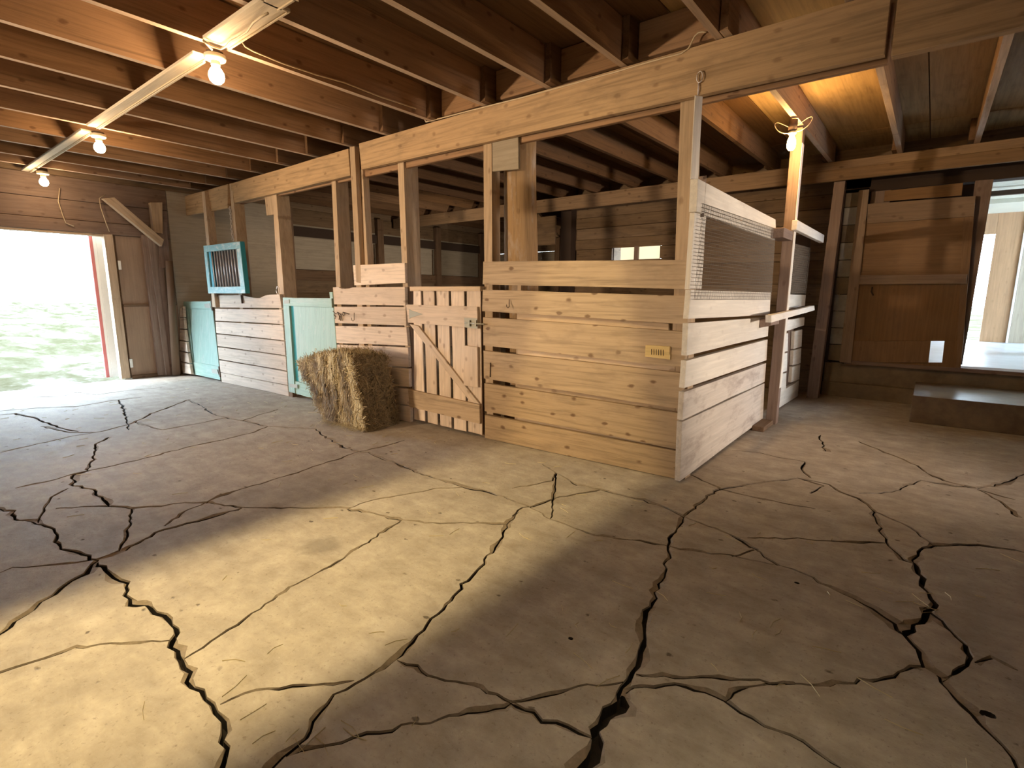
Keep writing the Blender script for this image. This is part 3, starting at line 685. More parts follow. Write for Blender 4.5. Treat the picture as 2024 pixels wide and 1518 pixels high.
# round log
def log():
    vs = []; f = []; n = 28; rows = 40
    for i in range(rows+1):
        z = 2.6*i/rows; cx = -2.735+.015*math.sin(z*2.1); cy = 3.56
        for k in range(n):
            a = math.tau*k/n; r = .138*(1.05-.04*z)*(1+.05*noise.noise(V((math.cos(a)*2.5, math.sin(a)*2.5, z*.7)))+.03*noise.noise(V((math.cos(a)*6, math.sin(a)*6, z*1.5))))
            vs.append((cx+r*math.cos(a), cy+r*math.sin(a), z))
    for i in range(rows):
        for k in range(n): f.append([i*n+k, i*n+(k+1) % n, (i+1)*n+(k+1) % n, (i+1)*n+k])
    return mesh_obj('round_log_post', vs, f, M['log'], gdir=(0, 0, 1), smooth=True)
tag(log(), 'thick round log post with pale bark on its right side', 'post')
# inner frame post by the right and lower posts
o = prism('wooden_post', [on(a, b, 1, 7.0) for a, b in ((1649, 360), (1671, 357), (1616, 788), (1593, 787))], (0, .12, 0), M['brown'], gdir=(0, 0, 1)); tag(o, 'tall post under the rear beam left of the big sliding door', 'post')
o = box('wooden_post', (-1.118, 5.30, .0), (-1.03, 5.39, 2.63), M['brown']); tag(o, 'post outside the white side wall, lit orange by the bulb at its top', 'post'); q_ = box('painted_face', (-1.03, 5.305, .35), (-1.026, 5.385, 2.5), M['cream'], o); tag(q_, 'white painted side face')
o = box('gate_board', (-3.0, 3.5, .9), (-2.9, 3.55, 1.62), M['post']); bpy.data.objects.remove(o)
# ================================================================== STALL FRONT PANELS
def panel(name, label, planks, mat, th=.035, off=0.0, ref=None, gdir=(1, 0, 0), part='plank'):
    qs = [[W(*p, off) for p in q] for q in planks]
    for q in qs:
        for p in q: p.x = max(p.x, -8.66)
    lo = min((p for q in qs for p in q), key=lambda p: p.z); xs = [p.x for q in qs for p in q]
    r = root(name, ((min(xs)+max(xs))/2, lo.y, 0), label, 'partition')
    for q in qs:
        q = [V((p.x, p.y, max(p.z, .004))) for p in q]
        prism(part, q, (0, th, 0), M[mat] if isinstance(mat, str) else mat, r, gdir)
    return r
panel('short_stall_panel', 'narrow stack of short whitewashed planks left of the first teal door',
      [((343, 609), (361.5, 606), (363, 627), (344, 626)), ((345, 628), (363, 629), (365, 650), (347, 648)), ((347, 650), (365, 652), (368, 674), (350.5, 671)),
       ((351, 673.5), (368, 676), (371, 696), (354, 692)), ((354, 694.5), (371, 698.5), (374.5, 718), (358, 714)), ((358, 716), (374.5, 720), (378, 740), (361, 737))], 'white', off=-.06)
panel('stall_panel', 'whitewashed plank partition between the two teal doors with a chewed top board',
      [((423, 584), (478, 583), (487, 586), (503, 589), (514, 589), (524, 584), (534, 582.5), (552.4, 581.5), (556.5, 609), (424.7, 607.7)),
       ((425, 610), (557, 612), (559, 640.6), (425.5, 633.6)), ((426, 636), (559.5, 643), (561.5, 672.7), (427.5, 658.3)), ((428, 660.8), (562, 675), (564, 702), (430, 684)),
       ((430.5, 686.5), (564.5, 704.5), (566.4, 732.5), (432.5, 709.5)), ((433, 712), (567, 735), (568.5, 761), (435.5, 735.5)), ((435.7, 736.5), (568.7, 762.3), (571.4, 789), (438.5, 758.5))], 'white')
panel('stall_panel', 'gappy whitewashed partition behind the hay bale with hooks on it',
      [((657.6, 568), (668, 567.5), (676, 571), (690, 570), (697, 568), (800, 567), (801, 604), (660, 601.6)), ((660, 606), (801.5, 607), (802.7, 643.5), (662, 638.7)),
       ((662.3, 644), (803, 647), (806, 683.5), (665, 678)), ((665.3, 681), (806.3, 687), (807.5, 725.5), (668, 715)), ((668.3, 718), (808, 729), (808.7, 765), (670, 752)),
       ((670.3, 755), (808.9, 769), (810, 801), (673, 785)), ((673.3, 787), (810.2, 803), (811, 838), (677, 812))], 'white')
o = prism('loose_board', quadW((697.4, 524.5), (799.6, 519.7), (801, 559), (700, 564), 0), (0, .03, 0), M['white'], gdir=(1, 0, 0)); tag(o, 'single short whitewashed board nailed across the posts above the hay bale', 'board')
for q in (((705, 555), (714.5, 555), (716, 569), (706, 569)), ((717.5, 555), (728, 555), (730, 569), (719, 569)), ((794, 517), (805, 515), (808, 567), (797, 567))):
    pass
rd = panel('stall_panel', 'big tan plank wall at the front right corner of the stalls',
      [((954.7, 517), (1368, 513.5), (1364, 572), (953.5, 562)), ((953.7, 572.5), (1361.5, 585), (1359, 641.5), (952.4, 615)), ((954, 627), (1358.6, 656), (1352.6, 727), (955, 682.6)),
       ((955, 693), (1352, 738), (1345.5, 809), (956, 748)), ((957, 757.5), (1345, 817), (1341, 888), (957.5, 812.5)), ((958, 820), (1341, 892.5), (1338, 952.6), (958, 869))], 'tan', .04)
# battens behind the gaps of the big panel
for i, q in enumerate((((1023, 617), (1322, 640), (1322, 668), (1023, 640)), ((1023, 680), (1335, 722), (1335, 748), (1023, 706)), ((1023, 745), (1335, 802), (1335, 826), (1023, 775)), ((1023, 808), (1335, 880), (1335, 900), (1023, 835)))):
    prism('backing_strip', quadW(*q, .03 if False else .042), (0, .012, 0), M['post'], rd, (1, 0, 0))
prism('backing_post', quadW((1023, 562), (1030, 562), (1023, 880), (1016, 880), .046), (0, .09, 0), M['post'], rd, (0, 0, 1))
# plaque
o = root('yellow_plaque', tuple(W(1300, 710, -.02)), 'small yellowed wooden plaque with faint upright strokes on the big tan wall', 'plaque')
prism('board', quadW((1275.5, 682), (1324, 685), (1323, 711), (1274.5, 705), -.014), (0, .014, 0), M['plaque'], o, (1, 0, 0))
for k in range(6):
    x = 1287+k*4.6; prism('stroke', quadW((x, 690+k*.3), (x+1.2, 690+k*.3), (x+1.2, 701+k*.4), (x, 701+k*.4), -.0165), (0, .0012, 0), M['iron'], o, (0, 0, 1))
# ---- plank gate
gt = root('plank_gate', tuple(W(880, 850)), 'whitewashed plank gate with a diagonal brace beside the hay bale', 'gate'); gt.location.z = 0
def gl(x0, y0, x1, y1): return lambda y: x0+(x1-x0)*(y-y0)/(y1-y0)
edges = [(gl(817, 575, 819, 838), gl(831.5, 575, 840, 830)), (gl(836, 575, 845.5, 830), gl(858, 575, 865, 840)), (gl(862.5, 575, 870.5, 840), gl(886.5, 575, 892.5, 846)),
         (gl(891.5, 575, 897.5, 846), gl(917, 575, 921.5, 850)), (gl(922.5, 575, 925.5, 852), gl(949.5, 575, 953, 860))]
bots = [(829, 833), (835, 840), (841, 846), (848, 853), (853, 860)]
for (a, b), (y0, y1) in zip(edges, bots):
    q = quadW((a(568), 568), (b(568), 568), (b(y1), y1), (a(y0), y0), .012); q = [V((p.x, p.y, max(p.z, .02))) for p in q]
    prism('slat', q, (0, .009, 0), M['white'], gt, (0, 0, 1))
prism('top_rail', quadW((809, 566.5), (949, 566), (949, 575.5), (810, 575.5), -.004), (0, .05, 0), M['post'], gt, (1, 0, 0))
prism('hinge_rail', quadW((802.4, 602), (943, 606.5), (944.5, 649), (806, 637.5), -.014), (0, .026, 0), M['white'], gt, (1, 0, 0))
prism('lower_rail', quadW((806, 769), (947.6, 800), (948.5, 838), (808.5, 804), -.014), (0, .026, 0), M['tan'], gt, (1, 0, 0))
prism('diagonal_brace', quadW((809, 640.5), (826, 644), (948, 799), (930, 795), -.010), (0, .022, 0), M['white'], gt)
prism('short_board', quadW((917, 683), (943.5, 686), (944.5, 766), (916, 762), -.012), (0, .024, 0), M['white'], gt, (0, 0, 1))
prism('hinge', quadW((808, 612), (814, 614), (835, 622), (814, 627.5), (809, 630), -.018) if False else [W(*p, -.0175) for p in ((808, 611), (813, 613.5), (835, 621), (813, 627.5), (809, 630))], (0, .003, 0), M['steel'], gt, (1, 0, 0), ch=.0005)
lt = prism('latch_plate', quadW((917.5, 628), (943, 629.5), (944, 650), (918, 647), -.017), (0, .003, 0), M['steel'], gt, (1, 0, 0), ch=.0005)
tube('bolt', [W(919, 638, -.026), W(944, 640, -.026), W(957, 641, -.026)], .007, M['steel'], lt)
for a in (925, 938): prism('bolt_keeper', quadW((a, 633), (a+3, 633), (a+3, 645), (a, 645), -.034), (0, .016, 0), M['steel'], lt, (0, 0, 1), ch=.0005)
o = post(((801.5, 566), (809, 566), (813, 700), (807.5, 700)), 'dark slot post between the bale partition and the gate hinge', .05, .05, 'postd'); 
o = post(((946, 566), (956, 566), (958, 860), (949, 860)), 'dark latch post behind the right edge of the gate', .05, .055, 'postd')
# ---- teal doors
def teal(name, label, tl, tr, br, bl, top_h, left_w, bot_h, slot):
    r = root(name, (0, 0, 0), label, 'door'); c = [W(*p) for p in (tl, tr, br, bl)]; r.location = V(((c[0].x+c[1].x)/2, c[3].y, 0))
    def L(u, v, off): 
        p = c[0].lerp(c[1], u).lerp(c[3].lerp(c[2], u), v); return V((p.x, p.y+off, p.z))
    def rect(u0, u1, v0, v1, off): return [L(u0, v0, off), L(u1, v0, off), L(u1, v1, off), L(u0, v1, off)]
    prism('top_rail', rect(0, 1, 0, top_h, -.012), (0, .035, 0), M['teal'], r, (1, 0, 0))
    prism('left_stile', rect(0, left_w, top_h, 1, -.012), (0, .035, 0), M['teal'], r, (0, 0, 1))
    prism('panel', rect(left_w+slot, 1, top_h, 1-bot_h, .004), (0, .012, 0), M['teal'], r, (0, 0, 1))
    prism('slot', rect(left_w, left_w+slot, top_h, 1-bot_h, .012), (0, .006, 0), M['bluedark'], r, (0, 0, 1))  # recess shade put into the slot's deeper colour
    prism('bottom_rail', rect(left_w, 1, 1-bot_h, 1, -.004), (0, .03, 0), M['teal'], r, (1, 0, 0))
    return r, rect, L
r1, rc, L1 = teal('stall_door', 'pale teal stall door at the left, below the barred grille', (364, 596), (417.5, 595.4), (435.6, 751), (378, 738.5), .10, .10, .17, .05)
for v in (.06, .90):
    prism('hinge', [L1(.78, v-.025, -.016), L1(.97, v-.035, -.016), L1(1.0, v+.03, -.016), L1(.80, v+.025, -.016)], (0, .003, 0), M['steel'], r1, (1, 0, 0), ch=.0005)
    prism('hinge_shadow_strip', [L1(1.0, v-.07, -.01), L1(1.03, v-.07, -.01), L1(1.03, v+.06, -.01), L1(1.0, v+.06, -.01)], (0, .02, 0), M['iron'], r1, (0, 0, 1), ch=.0005)
prism('moulding', [L1(.115, .10, -.006), L1(.135, .10, -.006), L1(.135, .83, -.006), L1(.115, .83, -.006)], (0, .012, 0), M['teal'], r1, (0, 0, 1))
r2, rc, L2 = teal('stall_door', 'faded teal stall door standing behind the hay bale', (560.5, 588), (657, 589.5), (673, 804), (573, 774), .085, .13, .13, .07)
prism('hinge', [L2(.03, .91, -.016), L2(.20, .895, -.016), L2(.20, .935, -.016), L2(.03, .945, -.016)], (0, .003, 0), M['steel'], r2, (1, 0, 0), ch=.0005)
prism('hinge', [L2(.03, .03, -.016), L2(.15, .02, -.016), L2(.15, .06, -.016), L2(.03, .065, -.016)], (0, .003, 0), M['steel'], r2, (1, 0, 0), ch=.0005)
o = prism('door_stub', quadW((650.6, 577), (656.5, 577), (658, 590), (652, 590), -.01), (0, .03, 0), M['teal'], gdir=(0, 0, 1)); tag(o, 'small teal stub sticking up at the right corner of the second teal door', 'block')
o = prism('door_stop_block', [V((p.x, p.y, max(p.z, 0))) for p in quadW((571.5, 774), (578, 776), (579, 790), (572, 789), -.002)], (0, .05, 0), M['postd'], gdir=(0, 0, 1)); tag(o, 'dark block on the floor under the left corner of the second teal door', 'block')
# ---- barred grille
gr = root('barred_grille', (0, 0, 0), 'light blue wooden frame with ten upright metal bars hung on the posts', 'grille')
gq = [W(*p, -.10) for p in ((401.7, 486), (473.6, 477), (484.7, 580), (411.5, 580))]; gr.location = gq[3]
def GL(u, v, off=0):
    p = gq[0].lerp(gq[1], u).lerp(gq[3].lerp(gq[2], u), v); return V((p.x, p.y+off, p.z))
def grect(u0, u1, v0, v1, off=0): return [GL(u0, v0, off), GL(u1, v0, off), GL(u1, v1, off), GL(u0, v1, off)]
prism('top_rail', grect(0, 1, 0, .135), (0, .05, 0), M['blue'], gr, (1, 0, 0)); prism('bottom_rail', grect(0, 1, .865, 1), (0, .05, 0), M['blue'], gr, (1, 0, 0))
prism('stile', grect(0, .085, .135, .865), (0, .05, 0), M['blue'], gr, (0, 0, 1)); prism('stile', grect(.90, 1, .135, .865), (0, .05, 0), M['blue'], gr, (0, 0, 1))
prism('inner_edge', grect(.085, .15, .135, .865, .02), (0, .04, 0), M['bluedark'], gr, (0, 0, 1))
prism('side_board', [GL(1.005, 0, 0), GL(1.005, 0, .055), GL(1.005, 1, .055), GL(1.005, 1, 0)], (.004, 0, 0), M['bluedark'], gr, (0, 0, 1))
prism('shade_sheet', grect(.05, .95, .08, .92, .056), (0, .006, 0), M['dark'], gr, (0, 0, 1))  # dark sheet added to read as shade behind the bars
for k in range(10):
    u = .175+.075*k; tube('bar', [GL(u, .12, .02), GL(u+.012, .88, .02)], .0075, M['bar'], gr, n=8)
# chain / hanging strap left of the grille post
ch = root('hanging_chain', tuple(W(457, 411, -.01)), 'rusty chain hanging at the first beam joint above the grille', 'chain')
for k in range(13):
    a = 455+k*.45; y = 412+k*5.1; c = W(a, y, -.012); r_ = .011
    pts = [c+V((math.cos(t_)*r_*(1 if k % 2 else .25), (0 if k % 2 else math.cos(t_)*r_), math.sin(t_)*.024)) for t_ in [math.tau*i/8 for i in range(8)]]
    tube('link', pts, .004, M['bar'], ch, n=5, closed=True)
# ================================================================== WHITE SIDE OF THE CORNER STALL
SX = -1.15
def sidepanel(label, quads, mat='cream', th=.035, x=SX, name='white_partition', cat='partition'):
    qs = [[S(*p, x) for p in q] for q in quads]; ys = [p.y for q in qs for p in q]
    r = root(name, (x, (min(ys)+max(ys))/2, 0), label, cat)
    for i, q in enumerate(qs): prism('plank', [V((p.x, p.y, max(p.z, .004))) for p in q], (-th, 0, 0), M[mat] if (i < 3 or len(qs) > 6) else M['lowcream'], r, (0, 1, 0))
    return r
sidepanel('white painted plank side of the corner stall below the wire mesh',
          [((1366, 573), (1523.6, 578), (1521.5, 623), (1361, 630)), ((1360.6, 639), (1520.5, 626), (1518, 664.5), (1357.5, 703)), ((1357, 713), (1517.5, 671), (1515, 712), (1353, 767)),
           ((1352.5, 775), (1514.5, 717.5), (1511.5, 754.5), (1349, 830.5)), ((1348.5, 834), (1511.3, 757.5), (1508, 829), (1344, 951))])
E1 = root('mesh_top_board', (SX, 4.2, 1.6), 'white painted top board over the wire mesh with its brown sawn end towards the corner', 'board')
prism('board', [S(*p, -1.12) for p in ((1380, 353), (1533, 434), (1533.6, 453), (1377, 418))], (-.045, 0, 0), M['cream'], E1, (0, 1, 0))
prism('sawn_end', [V((-1.120, 3.237, 1.893)), V((-1.166, 3.237, 1.893)), V((-1.166, 3.237, 1.66)), V((-1.120, 3.237, 1.66))], (0, .004, 0), M['brown'], E1, (0, 0, 1), ch=.0005)
prism('edge_strip', [S(*p, -1.13) for p in ((1378, 418), (1533, 452), (1531, 475), (1396, 426))], (-.02, 0, 0), M['cream'], E1, (0, 1, 0))
o = prism('mesh_stile', [S(*p, -1.14) for p in ((1373.5, 420), (1396, 426), (1387, 572), (1363, 572))], (-.03, 0, 0), M['cream'], gdir=(0, 0, 1)); tag(o, 'white painted upright at the left edge of the wire mesh', 'board')
def wiremesh(name, label, q, nh, nv, x, rr=.0012):
    a, b, c, d = [S(*p, x) for p in q]
    r = root(name, tuple(d), label, 'mesh'); vs = []; f = []
    def bar(p, q_, r_):
        dd = (q_-p).normalized(); u = V((1, 0, 0)); w = dd.cross(u); n0 = len(vs)
        for e in (p, q_):
            for s, t_ in ((1, 0), (-.5, .87), (-.5, -.87)): vs.append(e+(u*s+w*t_)*r_)
        for k in range(3): f.append([n0+k, n0+(k+1) % 3, n0+3+(k+1) % 3, n0+3+k])
    for i in range(nh+1): t_ = i/nh; bar(a.lerp(d, t_), b.lerp(c, t_), rr)
    for i in range(nv+1): t_ = i/nv; bar(a.lerp(b, t_), d.lerp(c, t_), rr*.7)
    o = mesh_obj('wire_grid', vs, f, M['meshw'], r); tag(o, kind='stuff'); return r
M['meshw'] = plain('galvanised_wire', (.20, .18, .16), .5, .4)
wiremesh('wire_mesh', 'large wire mesh screen in the white side of the corner stall', ((1389, 402), (1533, 452), (1524, 592), (1372, 592)), 26, 90, -1.112, .0017)
def sq(*p, x=SX): return [S(a, b, x) for a, b in p]
o = sidepanel('slotted white plank section right of the outside post', [((1551, 581), (1593, 583), (1591, 604), (1549, 614)), ((1547, 634), (1590.5, 627), (1589.5, 643), (1545, 658)), ((1543, 662), (1558, 658), (1557, 694), (1541, 699)),
              ((1571, 655), (1586, 651), (1584.5, 685), (1569.5, 690)), ((1541, 702), (1556.5, 697), (1555.5, 733), (1539.5, 739)), ((1569, 693), (1584, 688), (1582.5, 718), (1567, 722)),
              ((1538, 743), (1554.5, 737), (1553.5, 770), (1536.5, 777)), ((1566.5, 725), (1582, 720), (1580, 750), (1564, 756)), ((1536, 780), (1579.5, 752), (1577, 783), (1534, 810))], x=-1.15)
for k, q in enumerate((((1558, 652), (1569, 650), (1562, 765), (1552, 768)),)):
    prism('slot_board', sq(*q, x=-1.19), (-.02, 0, 0), M['brown'], o, (0, 0, 1))
wiremesh('wire_mesh', 'smaller wire mesh screen right of the outside post', ((1556, 478), (1602, 490), (1593, 580), (1551, 580)), 22, 30, -1.15, .0022)
o = box('side_rail', (-1.03, 5.19, 1.762), (-.985, 6.62, 1.845), M['cream']); tag(o, 'upper white rail nailed across the outside post, level with the mesh top', 'rail')
o = prism('side_rail', [on(a, b, 0, -.985) for a, b in ((1525, 623), (1609.6, 604), (1610.5, 613), (1525, 637.5))], (-.045, 0, 0), M['cream'], gdir=(0, 1, 0)); tag(o, 'lower white rail across the outside post below the mesh', 'rail')
o = box('rail_block', (-1.148, 4.93, 1.68), (-1.03, 5.28, 1.76), M['brown']); tag(o, 'brown block end left of the outside post under the upper rail', 'block')
o = prism('rail_block', [on(a, b, 1, 4.88) for a, b in ((1501, 632), (1524, 626), (1524, 643), (1502, 648))], (0, .3, 0), M['brown'], gdir=(0, 1, 0)); tag(o, 'brown block end left of the outside post at the lower rail', 'block')
o = box('sill_block', (-1.148, 4.93, .0), (-1.05, 5.28, .045), M['postd']); tag(o, 'low wooden sill on the floor at the foot of the outside post', 'sill')
o = box('dark_board', (-1.35, 7.0, 0.0), (-1.18, 7.04, 1.9), M['dark']); tag(o, 'dark upright board in the gap at the far end of the white side', 'board')
# stall divider and interior dark boards seen through the gaps
dv = root('stall_divider', (-2.2, 5.2, 0), 'dim plank divider inside the corner stall seen through the wire mesh', 'partition')
t = root('added_pool_hood', (-1.97, -.25, 2.32), 'long unseen hood added over the aisle to shape the yellow floor pool', 'lamp')  # hood added only to limit the pool lamp's spread
for sg in (-1, 1):
    ya, yb, xa, xb = -.95, 1.24, -1.965+sg*.046, -1.965+sg*.082
    prism('hood_side', [(xa, ya, 2.31), (xb, yb, 2.31), (xb, yb, 2.61), (xa, ya, 2.61)], (sg*.004, 0, 0), M['dark'], t, (0, 1, 0), jit=0, ch=.0005)
box('hood_top', (-2.06, -.95, 2.606), (-1.888, 1.25, 2.614), M['iron'], t, axis=1)
# ================================================================== LIGHTS AND WIRING
for q, lb, ys, x0, x1 in (((0,), 'long pale batten under the joists carrying the far bulbs', (1.485, 1.575), -9.0+.4, -6.06), ((0,), 'middle pale batten between the first and second bulbs', (1.48, 1.572), -5.86, -3.62),
                      ((0,), 'near wide pale batten right above the nearest bulb', (1.44, 1.60), -3.38, -2.72), ((0,), 'dusty batten at the top edge of the picture', (1.46, 1.56), -2.74, -.4)):
    r = root('ceiling_batten', (x0, ys[0], 2.606), lb, 'batten')
    box('board', (x0, ys[0], 2.606), (x1, ys[1], 2.628), M['batten'], r); box('conduit', (x0, ys[1]-.024, 2.598), (x1, ys[1]-.018, 2.606), M['cable'], r)
    if x1 < -3: box('edge_strip', (x0+.02, ys[1]-.016, 2.594), (x1-.05, ys[1]-.001, 2.606), M['batten'], r, axis=0)
def fixture(k, px, py, z, label, mat='bulb', off=(0, 0)):
    c = fl(px, py, z); r = root('bulb_fixture', (c.x, c.y, z-.08), label, 'lamp'); b0 = V((c.x+off[0], c.y+off[1], 0))
    lathe('lamp_base', [(.022, .078), (.055, .085), (.060, .098), (.058, .112), (.035, .120)], (c.x, c.y, z), M['porcelain'], r)
    lathe('junction_box', [(.045, .118), (.048, .125), (.048, max(.127, 2.606-z-.002)), (.044, max(.128, 2.606-z))], (c.x, c.y, z), M['iron'], r, n=8)
    lathe('socket', [(.024, .055), (.027, .06), (.024, .082)], (c.x, c.y, z), M['porcelain'], r)
    pr = [(.004, -.046), (.022, -.042), (.037, -.028), (.044, -.006), (.042, .014), (.032, .034), (.020, .050), (.018, .058)]
    if k == 4: pr = [(a*.8, b*1.15) for a, b in pr]
    lathe('light_bulb', pr, (c.x, c.y, z), M[mat], r)
    light('bulb_light', 'POINT', (c.x, c.y, z), BULB_W[k], WARM if k < 4 else (1, .55, .2), .055)
    return c
cb = fixture(1, 428, 150, 2.475, 'bare lit bulb nearest the camera, its wires looped above the holder')
fixture(2, 197, 292, 2.475, 'bare lit bulb in the middle of the row of three')
fixture(3, 87, 360, 2.455, 'bare lit bulb farthest away above the bright doorway')
# fourth
c4 = V((-1.06, 5.05, 2.440)); p4 = on(1564, 285, 1, 5.05); c4 = V((p4.x, 5.05, p4.z))
r4 = root('bulb_fixture', (c4.x, c4.y, c4.z-.05), 'amber lit bulb hanging in front of the post over the white side wall', 'lamp')
lathe('lamp_base', [(.020, .070), (.030, .078), (.034, .09), (.022, .10)], c4, M['porcelain'], r4); lathe('junction_box', [(.02, .1), (.035, .11), (.035, max(.12, 2.628-c4.z))], c4, M['iron'], r4, n=8)
lathe('light_bulb', [(.004, -.05), (.02, -.046), (.031, -.028), (.034, 0), (.031, .03), (.022, .055), (.018, .068)], c4, M['bulb4'], r4)
light('bulb_light', 'POINT', c4+V((0, 0, 0)), BULB_W[4], (1, .58, .2), .05)
for sgn, lb in ((-1, 'left wire loop above the amber bulb'), (1, 'right wire loop above the amber bulb')):
    pts = []
    for i in range(12):
        a = i/11*math.pi*1.5; pts.append(c4+V((sgn*(.03+.11*math.sin(a*.66)), .0, .09+.10*(1-math.cos(a))*.5)))
    tag(tube('wire_loop', pts, .004, M['cable'], n=5), lb, 'wire')
tag(tube('looped_wire', [fl(*p, 2.585) for p in ((419, 98), (402, 80), (404, 82), (420, 92), (436, 97), (446, 92), (455, 82), (470, 74), (488, 62), (500, 45), (516, 33), (530, 26))], .006, M['cable'], n=5), 'looped cable stapled along the near batten', 'wire')
tag(tube('joist_cable', [on(*p, 0, -3.425) for p in ((478, 82), (484.5, 92), (500, 101), (558, 125), (626, 148), (680, 163), (753, 192), (820, 214))]+[W(833, 221, -.008), W(842, 241, -.008)], .006, M['cable'], n=5), 'cable running along a joist from the nearest bulb to the beam', 'cable')
tag(tube('beam_cable', [W(*p, -.008) for p in ((842, 241), (870, 234), (940, 216), (1036, 192), (1142, 163), (1214, 143), (1285, 122), (1346, 106), (1361, 96), (1368, 82), (1373, 72), (1380, 65), (1388, 63), (1396, 64))], .0055, M['cable'], n=5), 'pale cable stapled along the upper edge of the bright beam', 'cable')
# eye bolt with ring and pin on the beam
eb = root('eye_bolt', tuple(W(1383, 185, -.01)), 'iron ring hanging on the beam above the corner post', 'hook')
c = W(1383, 152, -.02); tube('ring', [c+V((math.cos(a)*.017, 0, math.sin(a)*.030)) for a in [math.tau*i/14 for i in range(14)]], .0035, M['bar'], eb, closed=True)
tube('pin', [W(1381, 162, -.012), W(1380, 175, -.02), W(1379, 188, -.012)], .004, M['bar'], eb); 
# hooks and tack
def hook(px, py, s, label, g=None, name='iron_hook', mat='iron'):
    pts = [W(px+a*s, py+b*s, -.012-d) for a, b, d in ((0, -8, 0), (0, 0, .004), (0, 6, .02), (-2.5, 9, .03), (-5, 6, .035), (-5, 2, .035))]
    return tag(tube(name, pts, .0035, M[mat], n=5), label, 'hook', g)
hook(1006.5, 600, 1.0, 'bent iron hook near the upper left of the big tan wall')
hook(700, 626, 1.0, 'bent iron hook right of the dangling tack behind the bale')
hook(371-7, 640, .7, 'small iron hook on the narrow plank stack at the far left') if False else None
tk = root('hanging_tack', tuple(W(670, 620, -.02)), 'tangle of dark metal snaps and hooks hanging behind the hay bale', 'tack')
for pts in (((658, 615), (663, 620), (668, 618), (671, 626), (670, 632)), ((667, 617), (674, 622), (676, 634)), ((678, 617), (682, 621), (679, 624), (676, 620), (678, 617), (690, 621)), ((660, 622), (664, 626), (662, 630)), ((672, 624), (673, 634))):
    tube('snap', [W(a, b, -.015) for a, b in pts], .0045, M['iron'], tk, n=5)
for (a, b), lb in (((552, 566), 'ring latch on the stud left of the second teal door'),):
    c = W(a-3, b+8, -.03); tag(tube('ring_latch', [c+V((math.cos(t_)*.03, 0, math.sin(t_)*.045)) for t_ in [math.tau*i/10 for i in range(10)]], .006, M['bar'], closed=True), lb, 'latch')
tag(tube('iron_staple', [W(477, 584, -.01), W(479, 599, -.015)], .012, M['iron'], n=6), 'rusty bracket on the chewed top plank under the grille', 'bracket')
tag(tube('rusty_strap', [W(969, 717, -.006), W(968.5, 745, -.006)], .004, M['iron'], n=5), 'thin rusty rod on the left end of the fourth tan plank', 'rod')
# nails in planks
nr = root('plank_nails', (-3, 3.2, 0)); bpy.data.objects.remove(nr)
# ================================================================== STEP
o = box('concrete_step', (-.05, 6.27, 0), (2.2, 7.325, .262), M['step']); tag(o, 'low dark concrete step in front of the doorway with a damp shiny top', 'step')
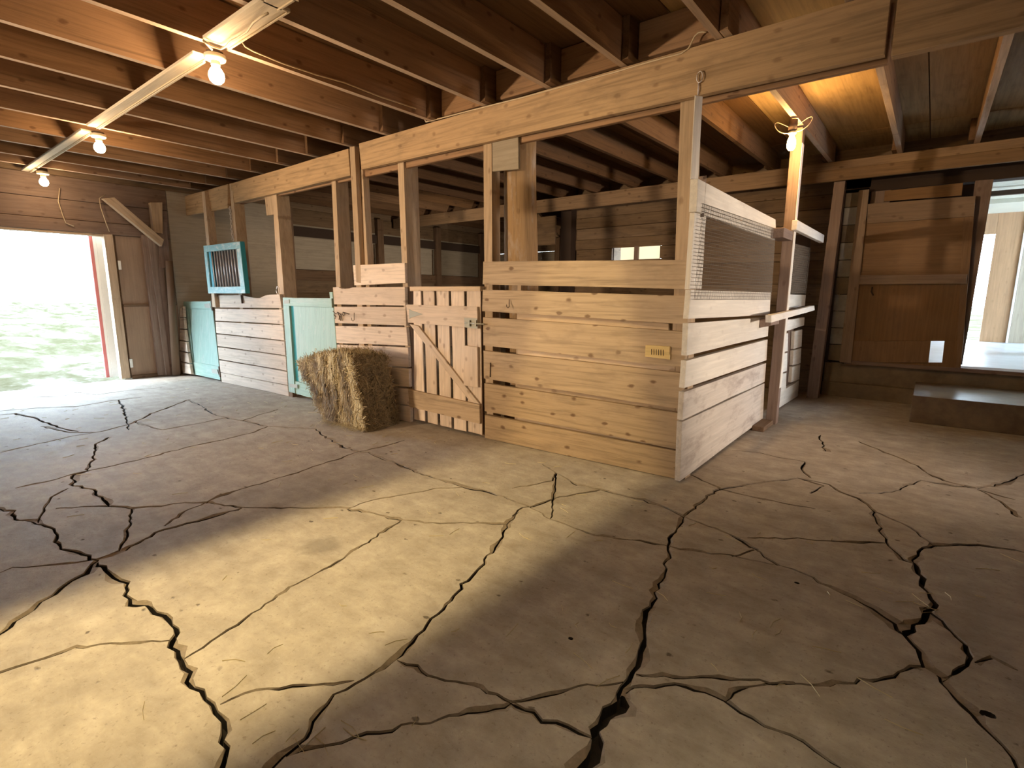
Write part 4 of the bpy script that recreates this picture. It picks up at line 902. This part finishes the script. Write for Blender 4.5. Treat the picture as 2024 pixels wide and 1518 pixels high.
# ================================================================== HAY BALE
def bale():
    r = root('hay_bale', (-4.2, 2.9, 0), 'rough leaning hay bale standing on the floor in front of the teal door', 'bale')
    rn = random.Random(5)
    # corners: bottom (narrower on the left), top
    Bc = [V((-4.38, 2.70, 0)), V((-3.77, 2.71, 0)), V((-3.79, 3.04, 0)), V((-4.42, 3.02, 0))]
    Tc = [V((-4.80, 2.66, .53)), V((-3.86, 2.66, .655)), V((-3.84, 3.02, .66)), V((-4.80, 3.02, .60))]
    def P(u, v, w):
        b = Bc[0].lerp(Bc[1], u).lerp(Bc[3].lerp(Bc[2], u), v); t_ = Tc[0].lerp(Tc[1], u).lerp(Tc[3].lerp(Tc[2], u), v)
        p = b.lerp(t_, w); p.z += .035*math.sin(math.pi*u)*w; return p
    faces = [lambda a, b: (a, 0, b), lambda a, b: (1, a, b), lambda a, b: (1-a, 1, b), lambda a, b: (0, 1-a, b), lambda a, b: (a, b, 1), lambda a, b: (a, 1-b, 0)]
    vs = []; f = []; N = 26; cen = P(.5, .5, .5)
    def disp(p):
        d = (p-cen).normalized(); k = noise.noise(p*5)*.025+noise.noise(p*14)*.018+noise.noise(p*33)*.010
        vert = noise.noise(V((p.x*17, p.y*17, p.z*2.5)))*.024+noise.noise(V((p.x*7, p.y*7, p.z*4+9)))*.030
        q = p+d*(k+vert); q.z = max(q.z, .002); return q
    for fn in faces:
        b0 = len(vs)
        for i in range(N+1):
            for j in range(N+1):
                u, v, w = fn(i/N, j/N)
                # round the edges
                rr = .05
                p = P(u, v, w); vs.append(disp(p.lerp(cen, .02)))
        for i in range(N):
            for j in range(N): a = b0+i*(N+1)+j; f.append([a, a+N+1, a+N+2, a+1])
    o = mesh_obj('pressed_hay', vs, f, M['straw'], r)
    at = o.data.attributes.new('tone', 'FLOAT', 'POINT'); at.data.foreach_set('value', [.02]*len(vs))
    sv = []; sf = []; tone = []
    def strand(p, d, L, w, nrm, tn, bend):
        d = d.normalized(); s = d.cross(nrm)
        if s.length < 1e-3: return
        s = s.normalized()*w; n0 = len(sv); K = 3
        for i in range(K+1):
            t_ = i/K; q = p+d*(L*(t_-.5))+nrm*(bend*(1-(2*t_-1)**2))+s.normalized()*bend*.8*math.sin(t_*3)
            q.z = max(q.z, .002); q2 = q+s; q2.z = max(q2.z, .002)
            sv.extend([q, q2]); tone.extend([tn, tn])
        for i in range(K): sf.append([n0+2*i, n0+2*i+1, n0+2*i+3, n0+2*i+2])
    Nn = [V((0, -1, 0)), V((1, 0, 0)), V((0, 1, 0)), V((-1, 0, .3)), V((0, 0, 1))]
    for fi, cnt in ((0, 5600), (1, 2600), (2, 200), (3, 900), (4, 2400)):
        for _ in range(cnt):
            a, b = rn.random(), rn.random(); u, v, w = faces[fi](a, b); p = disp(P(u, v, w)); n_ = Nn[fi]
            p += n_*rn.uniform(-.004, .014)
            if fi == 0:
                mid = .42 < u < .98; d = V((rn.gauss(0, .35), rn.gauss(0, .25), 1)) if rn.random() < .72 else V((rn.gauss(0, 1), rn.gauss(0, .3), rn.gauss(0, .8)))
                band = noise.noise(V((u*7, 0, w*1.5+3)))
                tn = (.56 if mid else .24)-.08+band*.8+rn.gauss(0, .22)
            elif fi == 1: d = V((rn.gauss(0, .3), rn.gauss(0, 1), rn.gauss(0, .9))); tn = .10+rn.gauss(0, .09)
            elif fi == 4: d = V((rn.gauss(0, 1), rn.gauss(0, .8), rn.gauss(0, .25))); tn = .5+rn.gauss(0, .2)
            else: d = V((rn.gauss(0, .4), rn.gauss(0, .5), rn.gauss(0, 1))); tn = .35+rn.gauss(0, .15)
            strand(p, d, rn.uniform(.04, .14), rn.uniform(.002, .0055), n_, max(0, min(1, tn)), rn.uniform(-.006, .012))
    for _ in range(420):   # hanging wisps and bits at the foot
        u = rn.random(); p = P(u, 0, .02); p += V((rn.gauss(0, .04), -abs(rn.gauss(0, .05)), abs(rn.gauss(0, .012))))
        strand(p, V((rn.gauss(0, 1), rn.gauss(0, 1), rn.gauss(0, .15))), rn.uniform(.03, .10), .0025, V((0, 0, 1)), rn.uniform(.4, .9), .004)
    o2 = mesh_obj('straw', sv, sf, M['straw'], r); tag(o2, kind='stuff')
    at = o2.data.attributes.new('tone', 'FLOAT', 'POINT'); at.data.foreach_set('value', tone)
bale()
def loose():
    rn = random.Random(11); vs = []; f = []; tn = []
    spots = [(1884, 1164, 160), (1600, 1290, 200), (1500, 1240, 190), (1390, 1140, 160), (760, 870, 60), (520, 1440, 150), (700, 1420, 140)]
    for k in range(170):
        if k < 45: a = spots[k % 7]; c = fl(a[0]+rn.gauss(0, a[2]), a[1]+rn.gauss(0, a[2]*.5))
        else: c = V((rn.uniform(-7.5, 1), rn.uniform(.6, 3.0), 0))
        an = rn.uniform(0, math.pi); L = rn.uniform(.015, .05); d = V((math.cos(an), math.sin(an), 0)); s = V((-d.y, d.x, 0))*.0005
        n0 = len(vs); b = rn.uniform(-.01, .01)
        for t_ in (-1, 0, 1):
            q = c+d*L*t_+V((-d.y, d.x, 0))*b*(1-abs(t_)); vs += [q+s+V((0, 0, .001)), q-s+V((0, 0, .001)), q+V((0, 0, .0035))]; tn += [.85]*3
        for i in range(2):
            for j in range(3): f.append([n0+3*i+j, n0+3*i+(j+1) % 3, n0+3*i+3+(j+1) % 3, n0+3*i+3+j])
    o = mesh_obj('loose_straw', vs, f, M['straw']); tag(o, 'stray straws scattered over the cracked concrete floor', 'straw', kind='stuff')
    at = o.data.attributes.new('tone', 'FLOAT', 'POINT'); at.data.foreach_set('value', tn)
loose()
if not dv.children: bpy.data.objects.remove(dv)
